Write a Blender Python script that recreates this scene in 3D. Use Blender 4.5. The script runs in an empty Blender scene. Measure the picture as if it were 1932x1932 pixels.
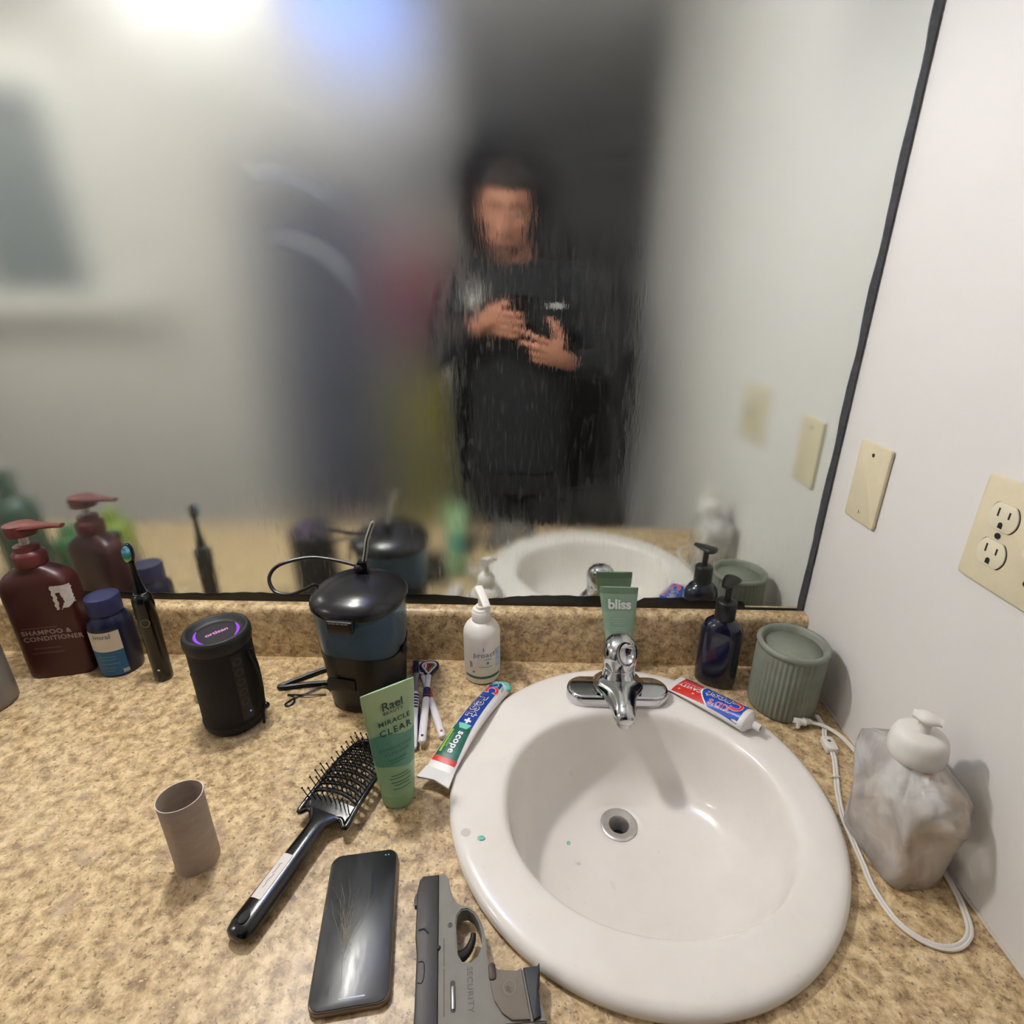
import bpy, bmesh, math, random
from mathutils import Vector, Matrix
import numpy as np
random.seed(7)
sin, cos, pi = math.sin, math.cos, math.pi
SC = bpy.context.scene
COL = SC.collection

# ------------------------------------------------------------------ camera
CAM_O = Vector((0.0, -0.8186, 0.6036))
CAM_A = Vector((0.9995, 0.0314, 0.0015)).normalized()
CAM_C = Vector((-0.0286, 0.9295, -0.3678)).normalized()
CAM_B = CAM_A.cross(CAM_C).normalized()
CAM_A = CAM_C.cross(CAM_B).normalized()
cd = bpy.data.cameras.new('camera')
cd.sensor_width = 36.0
cd.lens = 36.0 * 1011.67 / 1932.0
cd.clip_start = 0.004
cam = bpy.data.objects.new('camera', cd)
cam.matrix_world = Matrix(((CAM_A.x, CAM_B.x, -CAM_C.x, CAM_O.x),
                           (CAM_A.y, CAM_B.y, -CAM_C.y, CAM_O.y),
                           (CAM_A.z, CAM_B.z, -CAM_C.z, CAM_O.z), (0, 0, 0, 1)))
COL.objects.link(cam)
SC.camera = cam
# ------------------------------------------------------------------ world, exposure
w = bpy.data.worlds.new('world'); SC.world = w; w.use_nodes = True
w.node_tree.nodes['Background'].inputs[0].default_value = (0.05, 0.05, 0.06, 1)
w.node_tree.nodes['Background'].inputs[1].default_value = 0.3
SC.view_settings.view_transform = 'Standard'
SC.view_settings.look = 'None'
SC.view_settings.exposure = 0.12
SC.view_settings.gamma = 1.0
SC.view_settings.use_curve_mapping = False
SC.cycles.use_denoising = True
SC.cycles.sample_clamp_indirect = 6.0
SC.cycles.max_bounces = 6
SC.cycles.diffuse_bounces = 3
SC.cycles.glossy_bounces = 4
SC.cycles.transmission_bounces = 6
SC.cycles.transparent_max_bounces = 8
SC.cycles.use_adaptive_sampling = True
SC.cycles.adaptive_threshold = 0.15
SC.cycles.adaptive_min_samples = 16
SC.cycles.blur_glossy = 0.5

BULB_WHITE = 322.0      # emission strength of the white globe
BULB_BLUE = 60.0
GLOW_BLUE = 10.0
FILL_DOME = 48.0
# ================================================================== helpers
def srgb(h):
    if isinstance(h, str):
        h = h.lstrip('#'); c = [int(h[i:i+2], 16) / 255 for i in (0, 2, 4)]
    else:
        c = [x / 255 for x in h]
    return tuple(((x / 12.92) if x <= 0.04045 else ((x + 0.055) / 1.055) ** 2.4) for x in c) + (1,)

class NT:
    """small node-tree builder"""
    def __init__(self, name):
        self.m = bpy.data.materials.new(name); self.m.use_nodes = True
        self.t = self.m.node_tree; self.t.nodes.clear()
        self.out = self.t.nodes.new('ShaderNodeOutputMaterial')
    def n(self, typ, **kw):
        nd = self.t.nodes.new(typ)
        for k, v in kw.items():
            if hasattr(nd, k): setattr(nd, k, v)
        return nd
    def link(self, a, b): self.t.links.new(a, b)
    def val(self, x):
        nd = self.n('ShaderNodeValue'); nd.outputs[0].default_value = x; return nd.outputs[0]
    def math(self, op, a, b=None, c=None, clamp=False):
        nd = self.n('ShaderNodeMath', operation=op, use_clamp=clamp)
        for i, x in enumerate((a, b, c)):
            if x is None: continue
            if isinstance(x, (int, float)): nd.inputs[i].default_value = x
            else: self.link(x, nd.inputs[i])
        return nd.outputs[0]
    def coords(self):
        return self.n('ShaderNodeTexCoord').outputs['Object']
    def mapping(self, vec, scale=(1, 1, 1), loc=(0, 0, 0), rot=(0, 0, 0)):
        nd = self.n('ShaderNodeMapping'); self.link(vec, nd.inputs[0])
        nd.inputs['Scale'].default_value = scale; nd.inputs['Location'].default_value = loc
        nd.inputs['Rotation'].default_value = rot
        return nd.outputs[0]
    def noise(self, vec, scale, detail=2, rough=0.5, dist=0.0, out='Fac'):
        nd = self.n('ShaderNodeTexNoise'); self.link(vec, nd.inputs['Vector'])
        nd.inputs['Scale'].default_value = scale; nd.inputs['Detail'].default_value = detail
        nd.inputs['Roughness'].default_value = rough; nd.inputs['Distortion'].default_value = dist
        return nd.outputs[out]
    def ramp(self, fac, stops, interp='LINEAR'):
        nd = self.n('ShaderNodeValToRGB'); self.link(fac, nd.inputs[0])
        cr = nd.color_ramp; cr.interpolation = interp
        while len(cr.elements) < len(stops): cr.elements.new(0.5)
        for e, (p, c) in zip(cr.elements, stops):
            e.position = p; e.color = c if len(c) == 4 else tuple(c) + (1,)
        return nd.outputs[0]
    def mix(self, fac, a, b):
        nd = self.n('ShaderNodeMix', data_type='RGBA')
        for i, x in ((0, fac), (6, a), (7, b)):
            if isinstance(x, (int, float)): nd.inputs[i].default_value = x
            elif isinstance(x, tuple): nd.inputs[i].default_value = x
            else: self.link(x, nd.inputs[i])
        return nd.outputs[2]
    def smooth(self, x, a, b):
        nd = self.n('ShaderNodeMapRange', interpolation_type='SMOOTHSTEP')
        self.link(x, nd.inputs[0]); nd.inputs[1].default_value = a; nd.inputs[2].default_value = b
        return nd.outputs[0]
    def bump(self, h, strength=0.2, dist=0.001):
        nd = self.n('ShaderNodeBump'); self.link(h, nd.inputs['Height'])
        nd.inputs['Strength'].default_value = strength; nd.inputs['Distance'].default_value = dist
        return nd.outputs[0]
    def principled(self, **kw):
        nd = self.n('ShaderNodeBsdfPrincipled')
        for k, v in kw.items():
            k = k.replace('_', ' ')
            s = nd.inputs[k]
            if hasattr(v, 'is_output') or hasattr(v, 'links'): self.link(v, s)
            else: s.default_value = v
        self.link(nd.outputs[0], self.out.inputs[0])
        return nd

MATS = {}
def mat(name, color, rough=0.5, metal=0.0, var=0.06, scale=60.0, bump=0.0, bscale=None, coat=0.0,
        trans=0.0, ior=1.45, sub=0.0, spec=0.5, emit=None, estr=0.0):
    """procedural principled material with slight noise variation in colour and roughness"""
    if name in MATS: return MATS[name]
    t = NT(name); c = srgb(color) if not (isinstance(color, tuple) and len(color) == 4) else color
    co = t.coords()
    nz = t.noise(co, scale, 3, 0.6)
    lo = tuple(x * (1 - var) for x in c[:3]) + (1,); hi = tuple(min(1, x * (1 + var)) for x in c[:3]) + (1,)
    colr = t.ramp(nz, [(0.3, lo), (0.7, hi)])
    rr = t.math('MULTIPLY_ADD', nz, 0.12 * rough, rough * 0.94)
    kw = dict(Base_Color=colr, Roughness=rr, Metallic=metal, IOR=ior)
    kw['Specular_IOR_Level'] = spec
    if coat: kw['Coat_Weight'] = coat; kw['Coat_Roughness'] = 0.08
    if trans: kw['Transmission_Weight'] = trans
    if sub: kw['Subsurface_Weight'] = sub; kw['Subsurface_Radius'] = (0.012, 0.006, 0.004)
    if emit is not None: kw['Emission_Color'] = srgb(emit); kw['Emission_Strength'] = estr
    p = t.principled(**kw)
    if bump:
        b = t.bump(t.noise(co, bscale or scale * 4, 2, 0.6), bump, 0.001)
        t.link(b, p.inputs['Normal'])
    MATS[name] = t.m
    return t.m

def new_obj(name, verts, faces, m=None, parent=None, smooth=40, loc=(0, 0, 0), rotz=0.0, mats=None, fmat=None):
    me = bpy.data.meshes.new(name)
    me.from_pydata([tuple(v) for v in verts], [], [tuple(f) for f in faces])
    me.update()
    bm = bmesh.new(); bm.from_mesh(me); bmesh.ops.recalc_face_normals(bm, faces=bm.faces); bm.to_mesh(me); bm.free()
    if smooth:
        me.polygons.foreach_set('use_smooth', [True] * len(me.polygons))
        me.set_sharp_from_angle(angle=math.radians(smooth))
    for mm in (mats or ([m] if m else [])): me.materials.append(mm)
    if fmat is not None: me.polygons.foreach_set('material_index', fmat)
    o = bpy.data.objects.new(name, me); COL.objects.link(o)
    if parent: o.parent = parent
    o.location = loc; o.rotation_euler[2] = rotz
    return o

def tag(o, label=None, cat=None, group=None, kind=None):
    if label: o['label'] = label
    if cat: o['category'] = cat
    if group: o['group'] = group
    if kind: o['kind'] = kind
    return o
def thing(name, label, cat, loc=(0, 0, 0), rotz=0.0, group=None):
    o = bpy.data.objects.new(name, None); o.empty_display_size = 0.02
    COL.objects.link(o); o.location = loc; o.rotation_euler[2] = rotz
    return tag(o, label, cat, group)

class G:
    """geometry accumulator"""
    def __init__(self): self.v = []; self.f = []
    def add(self, v, f):
        n = len(self.v); self.v += [Vector(p) for p in v]; self.f += [tuple(i + n for i in q) for q in f]; return self
    def loft(self, rings, cap0=True, cap1=True, closed=True):
        n = len(rings[0]); v = [p for r in rings for p in r]; f = []
        for k in range(len(rings) - 1):
            for i in range(n if closed else n - 1):
                j = (i + 1) % n
                f.append((k*n+i, k*n+j, (k+1)*n+j, (k+1)*n+i))
        if cap0: f.append(tuple(range(n))[::-1])
        if cap1: f.append(tuple((len(rings)-1)*n + i for i in range(n)))
        return self.add(v, f)
    def lathe(self, prof, n=40, c=(0, 0, 0), cap0=True, cap1=True, sx=1, sy=1):
        rings = [[(c[0] + r*sx*cos(2*pi*i/n), c[1] + r*sy*sin(2*pi*i/n), c[2] + z) for i in range(n)] for r, z in prof]
        return self.loft(rings, cap0, cap1)
    def tube(self, pts, r, n=8, closed=False, caps=True, flat=1.0, up=None):
        pts = [Vector(p) for p in pts]; N = len(pts)
        rs = r if isinstance(r, (list, tuple)) else [r] * N
        tang = []
        for i in range(N):
            a = pts[(i-1) % N] if (i > 0 or closed) else pts[i]
            b = pts[(i+1) % N] if (i < N-1 or closed) else pts[i]
            tang.append((b - a).normalized())
        ref = Vector(up) if up else (Vector((0, 0, 1)) if abs(tang[0].z) < 0.9 else Vector((1, 0, 0)))
        nrm = (ref - tang[0] * ref.dot(tang[0])).normalized(); rings = []
        for i in range(N):
            nrm = nrm - tang[i] * nrm.dot(tang[i])
            if nrm.length < 1e-6: nrm = tang[i].orthogonal()
            nrm.normalize(); bi = tang[i].cross(nrm)
            rings.append([pts[i] + (nrm * cos(2*pi*k/n) * flat + bi * sin(2*pi*k/n)) * rs[i] for k in range(n)])
        if closed:
            rings.append(rings[0]); return self.loft(rings, False, False)
        return self.loft(rings, caps, caps)
    def box(self, c, s, M=None):
        x, y, z = s[0]/2, s[1]/2, s[2]/2
        v = [Vector((sx*x, sy*y, sz*z)) for sx in (-1, 1) for sy in (-1, 1) for sz in (-1, 1)]
        if M: v = [M @ p for p in v]
        v = [p + Vector(c) for p in v]
        return self.add(v, [(0, 1, 3, 2), (4, 6, 7, 5), (0, 4, 5, 1), (2, 3, 7, 6), (0, 2, 6, 4), (1, 5, 7, 3)])
    def sphere(self, c, r, n=16, m=10, M=None):
        if isinstance(r, (int, float)): r = (r, r, r)
        rings = []
        for j in range(m + 1):
            t = pi * j / m; t = min(max(t, 0.02), pi - 0.02)
            ring = [Vector((r[0]*sin(t)*cos(2*pi*i/n), r[1]*sin(t)*sin(2*pi*i/n), -r[2]*cos(t))) for i in range(n)]
            if M: ring = [M @ p for p in ring]
            rings.append([p + Vector(c) for p in ring])
        return self.loft(rings)
    def prism(self, outline, z0, z1, bev=0.0):
        """2-D outline extruded; bev insets the rim of both faces"""
        n = len(outline)
        if bev <= 0:
            return self.loft([[(x, y, z0) for x, y in outline], [(x, y, z1) for x, y in outline]])
        ins = inset(outline, bev); ins2 = inset(outline, bev * 0.3)
        return self.loft([[(x, y, z0) for x, y in ins], [(x, y, z0 + bev*0.3) for x, y in ins2], [(x, y, z0 + bev) for x, y in outline],
                          [(x, y, z1 - bev) for x, y in outline], [(x, y, z1 - bev*0.3) for x, y in ins2], [(x, y, z1) for x, y in ins]])
    def xform(self, M):
        self.v = [M @ p for p in self.v]; return self
    def obj(self, name, m, parent=None, smooth=40, **kw):
        return new_obj(name, self.v, self.f, m, parent, smooth, **kw)

def inset(o, d):
    n = len(o); area = sum(o[i][0]*o[(i+1) % n][1] - o[(i+1) % n][0]*o[i][1] for i in range(n))
    s = 1 if area > 0 else -1; out = []
    for i in range(n):
        p0, p1, p2 = Vector(o[i-1]), Vector(o[i]), Vector(o[(i+1) % n])
        e1 = (p1 - p0); e2 = (p2 - p1)
        if e1.length < 1e-9: e1 = e2
        if e2.length < 1e-9: e2 = e1
        e1 = e1.normalized(); e2 = e2.normalized()
        n1 = Vector((-e1.y, e1.x)) * s; n2 = Vector((-e2.y, e2.x)) * s
        b = n1 + n2
        b = n1 if b.length < 1e-6 else b.normalized()
        k = max(0.5, b.dot(n1)); q = p1 + b * (d / k); out.append((q.x, q.y))
    return out
def se(cx, cy, z, a, b, n=40, e=2.0, rot=0.0, ph=0.0):
    r = []
    for i in range(n):
        t = 2*pi*i/n + ph; c, s = cos(t), sin(t)
        x = a * math.copysign(abs(c) ** (2/e), c); y = b * math.copysign(abs(s) ** (2/e), s)
        r.append(Vector((cx + x*cos(rot) - y*sin(rot), cy + x*sin(rot) + y*cos(rot), z)))
    return r
def rrect(w, h, r, k=6, cx=0, cy=0):
    o = []
    for sx, sy, a0 in ((1, 1, 0), (-1, 1, pi/2), (-1, -1, pi), (1, -1, 3*pi/2)):
        for i in range(k + 1):
            a = a0 + pi/2*i/k
            o.append((cx + sx*(w/2 - r) + r*cos(a), cy + sy*(h/2 - r) + r*sin(a)))
    return o
def spline(pts, k=8, closed=False):
    P = [Vector(p) for p in pts]; N = len(P); out = []
    for i in range(N if closed else N - 1):
        p1, p2 = P[i], P[(i+1) % N]
        p0 = P[i-1] if (i > 0 or closed) else p1 * 2 - p2
        p3 = P[(i+2) % N] if (i < N-2 or closed) else p2 * 2 - p1
        for j in range(k):
            t = j / k
            out.append(0.5 * ((2*p1) + (p2 - p0)*t + (2*p0 - 5*p1 + 4*p2 - p3)*t*t + (3*p1 - p0 - 3*p2 + p3)*t**3))
    if not closed: out.append(P[-1])
    return out
def lerp(a, b, t): return a + (b - a) * t

def text_geo(s, size, bold=0.0, spacing=1.0, align='CENTER', sx=1.0):
    cu = bpy.data.curves.new('lettering', 'FONT'); cu.body = s; cu.size = size
    cu.align_x = align; cu.align_y = 'CENTER'; cu.space_character = spacing; cu.offset = bold * size
    cu.resolution_u = 4
    o = bpy.data.objects.new('lettering', cu); COL.objects.link(o)
    dg = bpy.context.evaluated_depsgraph_get()
    me = bpy.data.meshes.new_from_object(o.evaluated_get(dg))
    v = [(p.co.x * sx, p.co.y) for p in me.vertices]; f = [tuple(p.vertices) for p in me.polygons]
    bpy.data.objects.remove(o); bpy.data.curves.remove(cu); bpy.data.meshes.remove(me)
    return v, f
def lettering(s, size, fmap, m, parent, bold=0.02, spacing=1.0, align='CENTER', sx=1.0, ox=0.0, oy=0.0, name='lettering', split=0):
    """flat letters laid on a surface through fmap(x, y) -> 3-D point"""
    v, f = text_geo(s, size, bold, spacing, align, sx)
    V = [fmap(x + ox, y + oy) for x, y in v]
    o = new_obj(name, V, f, m, parent, smooth=0)
    return o
def quads(fmap, x0, x1, y0, y1, nx, ny, g=None):
    """a patch laid on a surface"""
    g = g or G()
    v = [fmap(lerp(x0, x1, i/nx), lerp(y0, y1, j/ny)) for j in range(ny+1) for i in range(nx+1)]
    f = [(j*(nx+1)+i, j*(nx+1)+i+1, (j+1)*(nx+1)+i+1, (j+1)*(nx+1)+i) for j in range(ny) for i in range(nx)]
    return g.add(v, f)
def cylmap(r, z0=0.0, ph=0.0, off=0.0004, sx=1.0, sy=1.0):
    R = r + off
    return lambda x, y: Vector((R*sx*sin(ph + x/r), -R*sy*cos(ph + x/r), z0 + y))

def evaluated(o, *mods):
    """apply a stack of modifiers given as (type, dict) and return the new mesh data on the object"""
    for ty, kw in mods:
        md = o.modifiers.new(ty.lower(), ty)
        for k, v in kw.items(): setattr(md, k, v)
    dg = bpy.context.evaluated_depsgraph_get(); dg.update()
    me = bpy.data.meshes.new_from_object(o.evaluated_get(dg))
    o.modifiers.clear(); old = o.data; me.name = old.name
    o.data = me; bpy.data.meshes.remove(old)
    me.polygons.foreach_set('use_smooth', [True] * len(me.polygons))
    return o

# ================================================================== room shell
XR, XL, YB, ZF, ZC = 0.482, -2.45, -1.55, -0.85, 1.55
DOOR_X0, DOOR_X1 = -0.34, 0.47

def wall_mat(name, col, b=0.12):
    t = NT(name); co = t.coords()
    nz = t.noise(co, 3.0, 4, 0.6); c = srgb(col)
    colr = t.ramp(nz, [(0.25, tuple(x*0.95 for x in c[:3]) + (1,)), (0.75, c)])
    p = t.principled(Base_Color=colr, Roughness=0.55)
    t.link(t.bump(t.noise(co, 220, 3, 0.6), b, 0.0008), p.inputs['Normal'])
    return t.m
M_WALL = wall_mat('painted_wall', (226, 222, 216))
M_CEIL = wall_mat('ceiling_paint', (225, 222, 218))
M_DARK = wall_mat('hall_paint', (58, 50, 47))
M_TRIM = mat('white_trim', (244, 242, 236), 0.4)

def struct(name, g, m, **kw):
    o = g.obj(name, m, smooth=0, **kw); o['kind'] = 'structure'; return o
struct('wall_right', G().box((XR+0.05, YB/2, 0.35), (0.1, -YB+0.12, 2.4)), M_WALL)
struct('wall_front', G().box(((XL+XR)/2, 0.056, 0.35), (XR-XL+0.2, 0.1, 2.4)), M_WALL)
struct('wall_left', G().box((XL-0.05, YB/2, 0.35), (0.1, -YB+0.1, 2.4)), M_WALL)
# rear wall with a door opening at the right and a window hole at the left
WX0, WX1, WZ0, WZ1 = -2.36, -1.76, 0.63, 1.38
g = G()
g.box(((WX1+DOOR_X0)/2, YB-0.05, 0.35), (DOOR_X0-WX1, 0.1, 2.4))
g.box(((XL+WX0)/2, YB-0.05, 0.35), (WX0-XL, 0.1, 2.4))
g.box(((WX0+WX1)/2, YB-0.05, (ZF+WZ0)/2), (WX1-WX0, 0.1, WZ0-ZF))
g.box(((WX0+WX1)/2, YB-0.05, (ZC+WZ1)/2), (WX1-WX0, 0.1, ZC-WZ1))
struct('wall_rear', g, M_WALL)
# the dark hall behind the opening
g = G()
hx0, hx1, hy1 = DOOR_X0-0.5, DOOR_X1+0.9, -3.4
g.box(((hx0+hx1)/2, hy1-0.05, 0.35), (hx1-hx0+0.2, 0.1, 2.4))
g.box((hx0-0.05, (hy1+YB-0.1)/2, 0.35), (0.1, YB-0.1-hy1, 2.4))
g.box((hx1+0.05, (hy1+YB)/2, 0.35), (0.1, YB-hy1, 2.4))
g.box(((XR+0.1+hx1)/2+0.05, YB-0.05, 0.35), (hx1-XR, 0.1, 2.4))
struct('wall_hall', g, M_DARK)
g = G(); g.box(((XL+hx1)/2, (hy1)/2, ZC+0.05), (hx1-XL+0.3, -hy1+0.3, 0.1))
struct('ceiling', g, M_CEIL)
t = NT('floor_vinyl'); co = t.coords()
br = t.n('ShaderNodeTexBrick'); t.link(t.mapping(co, (1, 1, 1)), br.inputs[0])
br.inputs['Color1'].default_value = srgb((88, 74, 60)); br.inputs['Color2'].default_value = srgb((78, 66, 54))
br.inputs['Mortar'].default_value = srgb((58, 50, 42)); br.inputs['Scale'].default_value = 3.3; br.offset = 0.0
br.inputs['Mortar Size'].default_value = 0.008; br.inputs['Row Height'].default_value = 0.5
t.principled(Base_Color=br.outputs[0], Roughness=0.4)
struct('floor', G().box(((XL+hx1)/2, hy1/2, ZF-0.05), (hx1-XL+0.3, -hy1+0.3, 0.1)), t.m)
# window at the left of the rear wall
wn = thing('window_1', None, None, (0, 0, 0)); wn['kind'] = 'structure'
cx, cz = (WX0+WX1)/2, (WZ0+WZ1)/2
for (x0, x1, z0, z1) in ((WX1-0.03, WX1+0.06, WZ0-0.05, WZ1+0.07), (WX0-0.06, WX0+0.03, WZ0-0.05, WZ1+0.07),
                         (WX0+0.03, WX1-0.03, WZ1-0.03, WZ1+0.07)):
    G().box(((x0+x1)/2, YB-0.02, (z0+z1)/2), (x1-x0, 0.08, z1-z0)).obj('window_frame', M_TRIM, wn, 0)
G().box((cx+0.06, YB+0.03, WZ0-0.050), (WX1-WX0+0.36, 0.13, 0.05)).obj('window_sill', M_TRIM, wn, 0)
G().box((cx, YB-0.05, cz), (WX1-WX0, 0.006, WZ1-WZ0)).obj('pane', mat('dark_frosted_pane', (112, 120, 124), 0.35, var=0.15, scale=8), wn, 0)

# ================================================================== countertop
def granite():
    t = NT('laminate_granite'); co = t.coords()
    n1 = t.noise(co, 62, 5, 0.72, 0.25)
    n2 = t.noise(t.mapping(co, (1, 1.35, 1), (3.1, 1.7, 0.4), (0, 0, 0.5)), 105, 4, 0.68, 0.25)
    n3 = t.noise(t.mapping(co, (1, 1, 1), (7.1, 2.2, 5.4)), 38, 4, 0.65, 0.4)
    n4 = t.noise(t.mapping(co, (1, 1, 1), (1.1, 9.2, 3.4)), 210, 2, 0.5, 0.4)
    base = t.ramp(n1, [(0.36, srgb((140, 114, 82))), (0.45, srgb((180, 153, 112))), (0.53, srgb((204, 177, 133))), (0.62, srgb((226, 202, 158)))])
    grey = t.smooth(n3, 0.54, 0.66)
    c = t.mix(t.math('MULTIPLY', grey, 0.55), base, srgb((166, 142, 120)))
    dark = t.smooth(n2, 0.585, 0.665)
    c = t.mix(t.math('MULTIPLY', dark, 0.75), c, srgb((104, 80, 60)))
    lite = t.smooth(n2, 0.39, 0.32)
    c = t.mix(t.math('MULTIPLY', lite, 0.7), c, srgb((236, 216, 174)))
    speck = t.smooth(n4, 0.63, 0.69)
    c = t.mix(t.math('MULTIPLY', speck, 0.65), c, srgb((88, 66, 56)))
    t.principled(Base_Color=c, Roughness=0.38)
    return t.m
M_GRAN = granite()
SX, SY, SR = 0.147, -0.296, 0.243
CX0, CY0 = -1.55, -0.585
ct = thing('countertop', 'speckled beige granite-look laminate countertop around the round sink', 'countertop', (0, 0, 0))
def counter_slab():
    bm = bmesh.new()
    N = 64; hr = 0.215
    outer = []
    # square-ish outer loop sampled at the same angles as the hole
    x0, x1, y0, y1 = CX0, XR - 0.0006, CY0, -0.0
    ang = sorted(set([2*pi*i/N for i in range(N)] + [math.atan2(cy-SY, cx-SX) % (2*pi) for cx in (x0, x1) for cy in (y0, y1)]))
    def edge(a):
        c, s = cos(a), sin(a); ts = []
        if c > 1e-9: ts.append((x1-SX)/c)
        if c < -1e-9: ts.append((x0-SX)/c)
        if s > 1e-9: ts.append((y1-SY)/s)
        if s < -1e-9: ts.append((y0-SY)/s)
        t = min(ts); return (SX + c*t, SY + s*t)
    O = [edge(a) for a in ang]; I = [(SX + hr*cos(a), SY + hr*sin(a)) for a in ang]; n = len(ang)
    g = G()
    v = [(x, y, 0) for x, y in O] + [(x, y, 0) for x, y in I] + [(x, y, -0.038) for x, y in O] + [(x, y, -0.038) for x, y in I]
    f = []
    for i in range(n):
        j = (i + 1) % n
        f += [(i, j, n+j, n+i), (2*n+i, 3*n+i, 3*n+j, 2*n+j), (i, 2*n+i, 2*n+j, j), (n+i, n+j, 3*n+j, 3*n+i)]
    return g.add(v, f)
counter_slab().obj('slab', M_GRAN, ct, 30)
# backsplash with rolled top edge
prof = [(-0.0005, 0.0), (-0.0227, 0.0), (-0.0227, 0.084)]
for i in range(1, 9):
    a = pi/2*i/8; prof.append((-0.0115 - 0.0112*cos(a), 0.0895 + 0.0125*sin(a)))
prof += [(-0.0005, 0.1025)]
g = G()
v = [(x, y, z) for x in (CX0, XR-0.0006) for y, z in prof]; n = len(prof)
g.add(v, [(i, (i+1) % n, n+(i+1) % n, n+i) for i in range(n)] + [tuple(range(n))[::-1], tuple(n+i for i in range(n))])
tag(g.obj('backsplash', M_GRAN, None, 30), 'low speckled beige backsplash with rolled top edge under the mirror', 'backsplash')
# front edge strip of the slab
G().box(((CX0+XR)/2, CY0-0.004, -0.02), (XR-CX0-0.002, 0.008, 0.04)).obj('front_edge', M_GRAN, ct, 0)
# caulk bead between counter and wall
g = G(); g.tube([(XR-0.001, CY0, 0.0015), (XR-0.001, -0.2, 0.0015), (XR-0.001, -0.0235, 0.0015)], 0.0019, 8)
o = g.obj('trim_1', mat('caulk', (206, 196, 182), 0.6)); o['kind'] = 'structure'
# cabinet under the counter
vc = thing('vanity_cabinet', 'white vanity cabinet carrying the speckled countertop', 'cabinet', (0, 0, ZF))
for nm, c_, s_ in (('side_panel', (CX0+0.02, -0.285, 0.404), (0.018, 0.53, 0.808)), ('side_panel', (XR-0.012, -0.285, 0.404), (0.018, 0.53, 0.808)), ('bottom_panel', ((CX0+XR)/2, -0.285, 0.09), (XR-CX0-0.06, 0.53, 0.018)),
                   ('back_panel', ((CX0+XR)/2, -0.012, 0.404), (XR-CX0-0.06, 0.012, 0.808)), ('front_frame', ((CX0+XR)/2, -0.543, 0.77), (XR-CX0-0.06, 0.018, 0.07)), ('toe_kick', ((CX0+XR)/2, -0.49, 0.04), (XR-CX0-0.06, 0.018, 0.08))):
    G().box(c_, s_).obj(nm, M_TRIM, vc, 0)
for i in range(4):
    x = CX0 + 0.26 + i*0.5
    d = G().prism(rrect(0.47, 0.62, 0.004), 0, 0.018, 0.003).xform(Matrix.Translation((x, -0.552, 0.42)) @ Matrix.Rotation(pi/2, 4, 'X')).obj('door', M_TRIM, vc, 30)
    G().sphere((x + (0.19 if i % 2 == 0 else -0.19), -0.582, 0.68), 0.013).obj('knob', mat('knob_nickel', (170, 168, 160), 0.25, 1.0), d)

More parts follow.
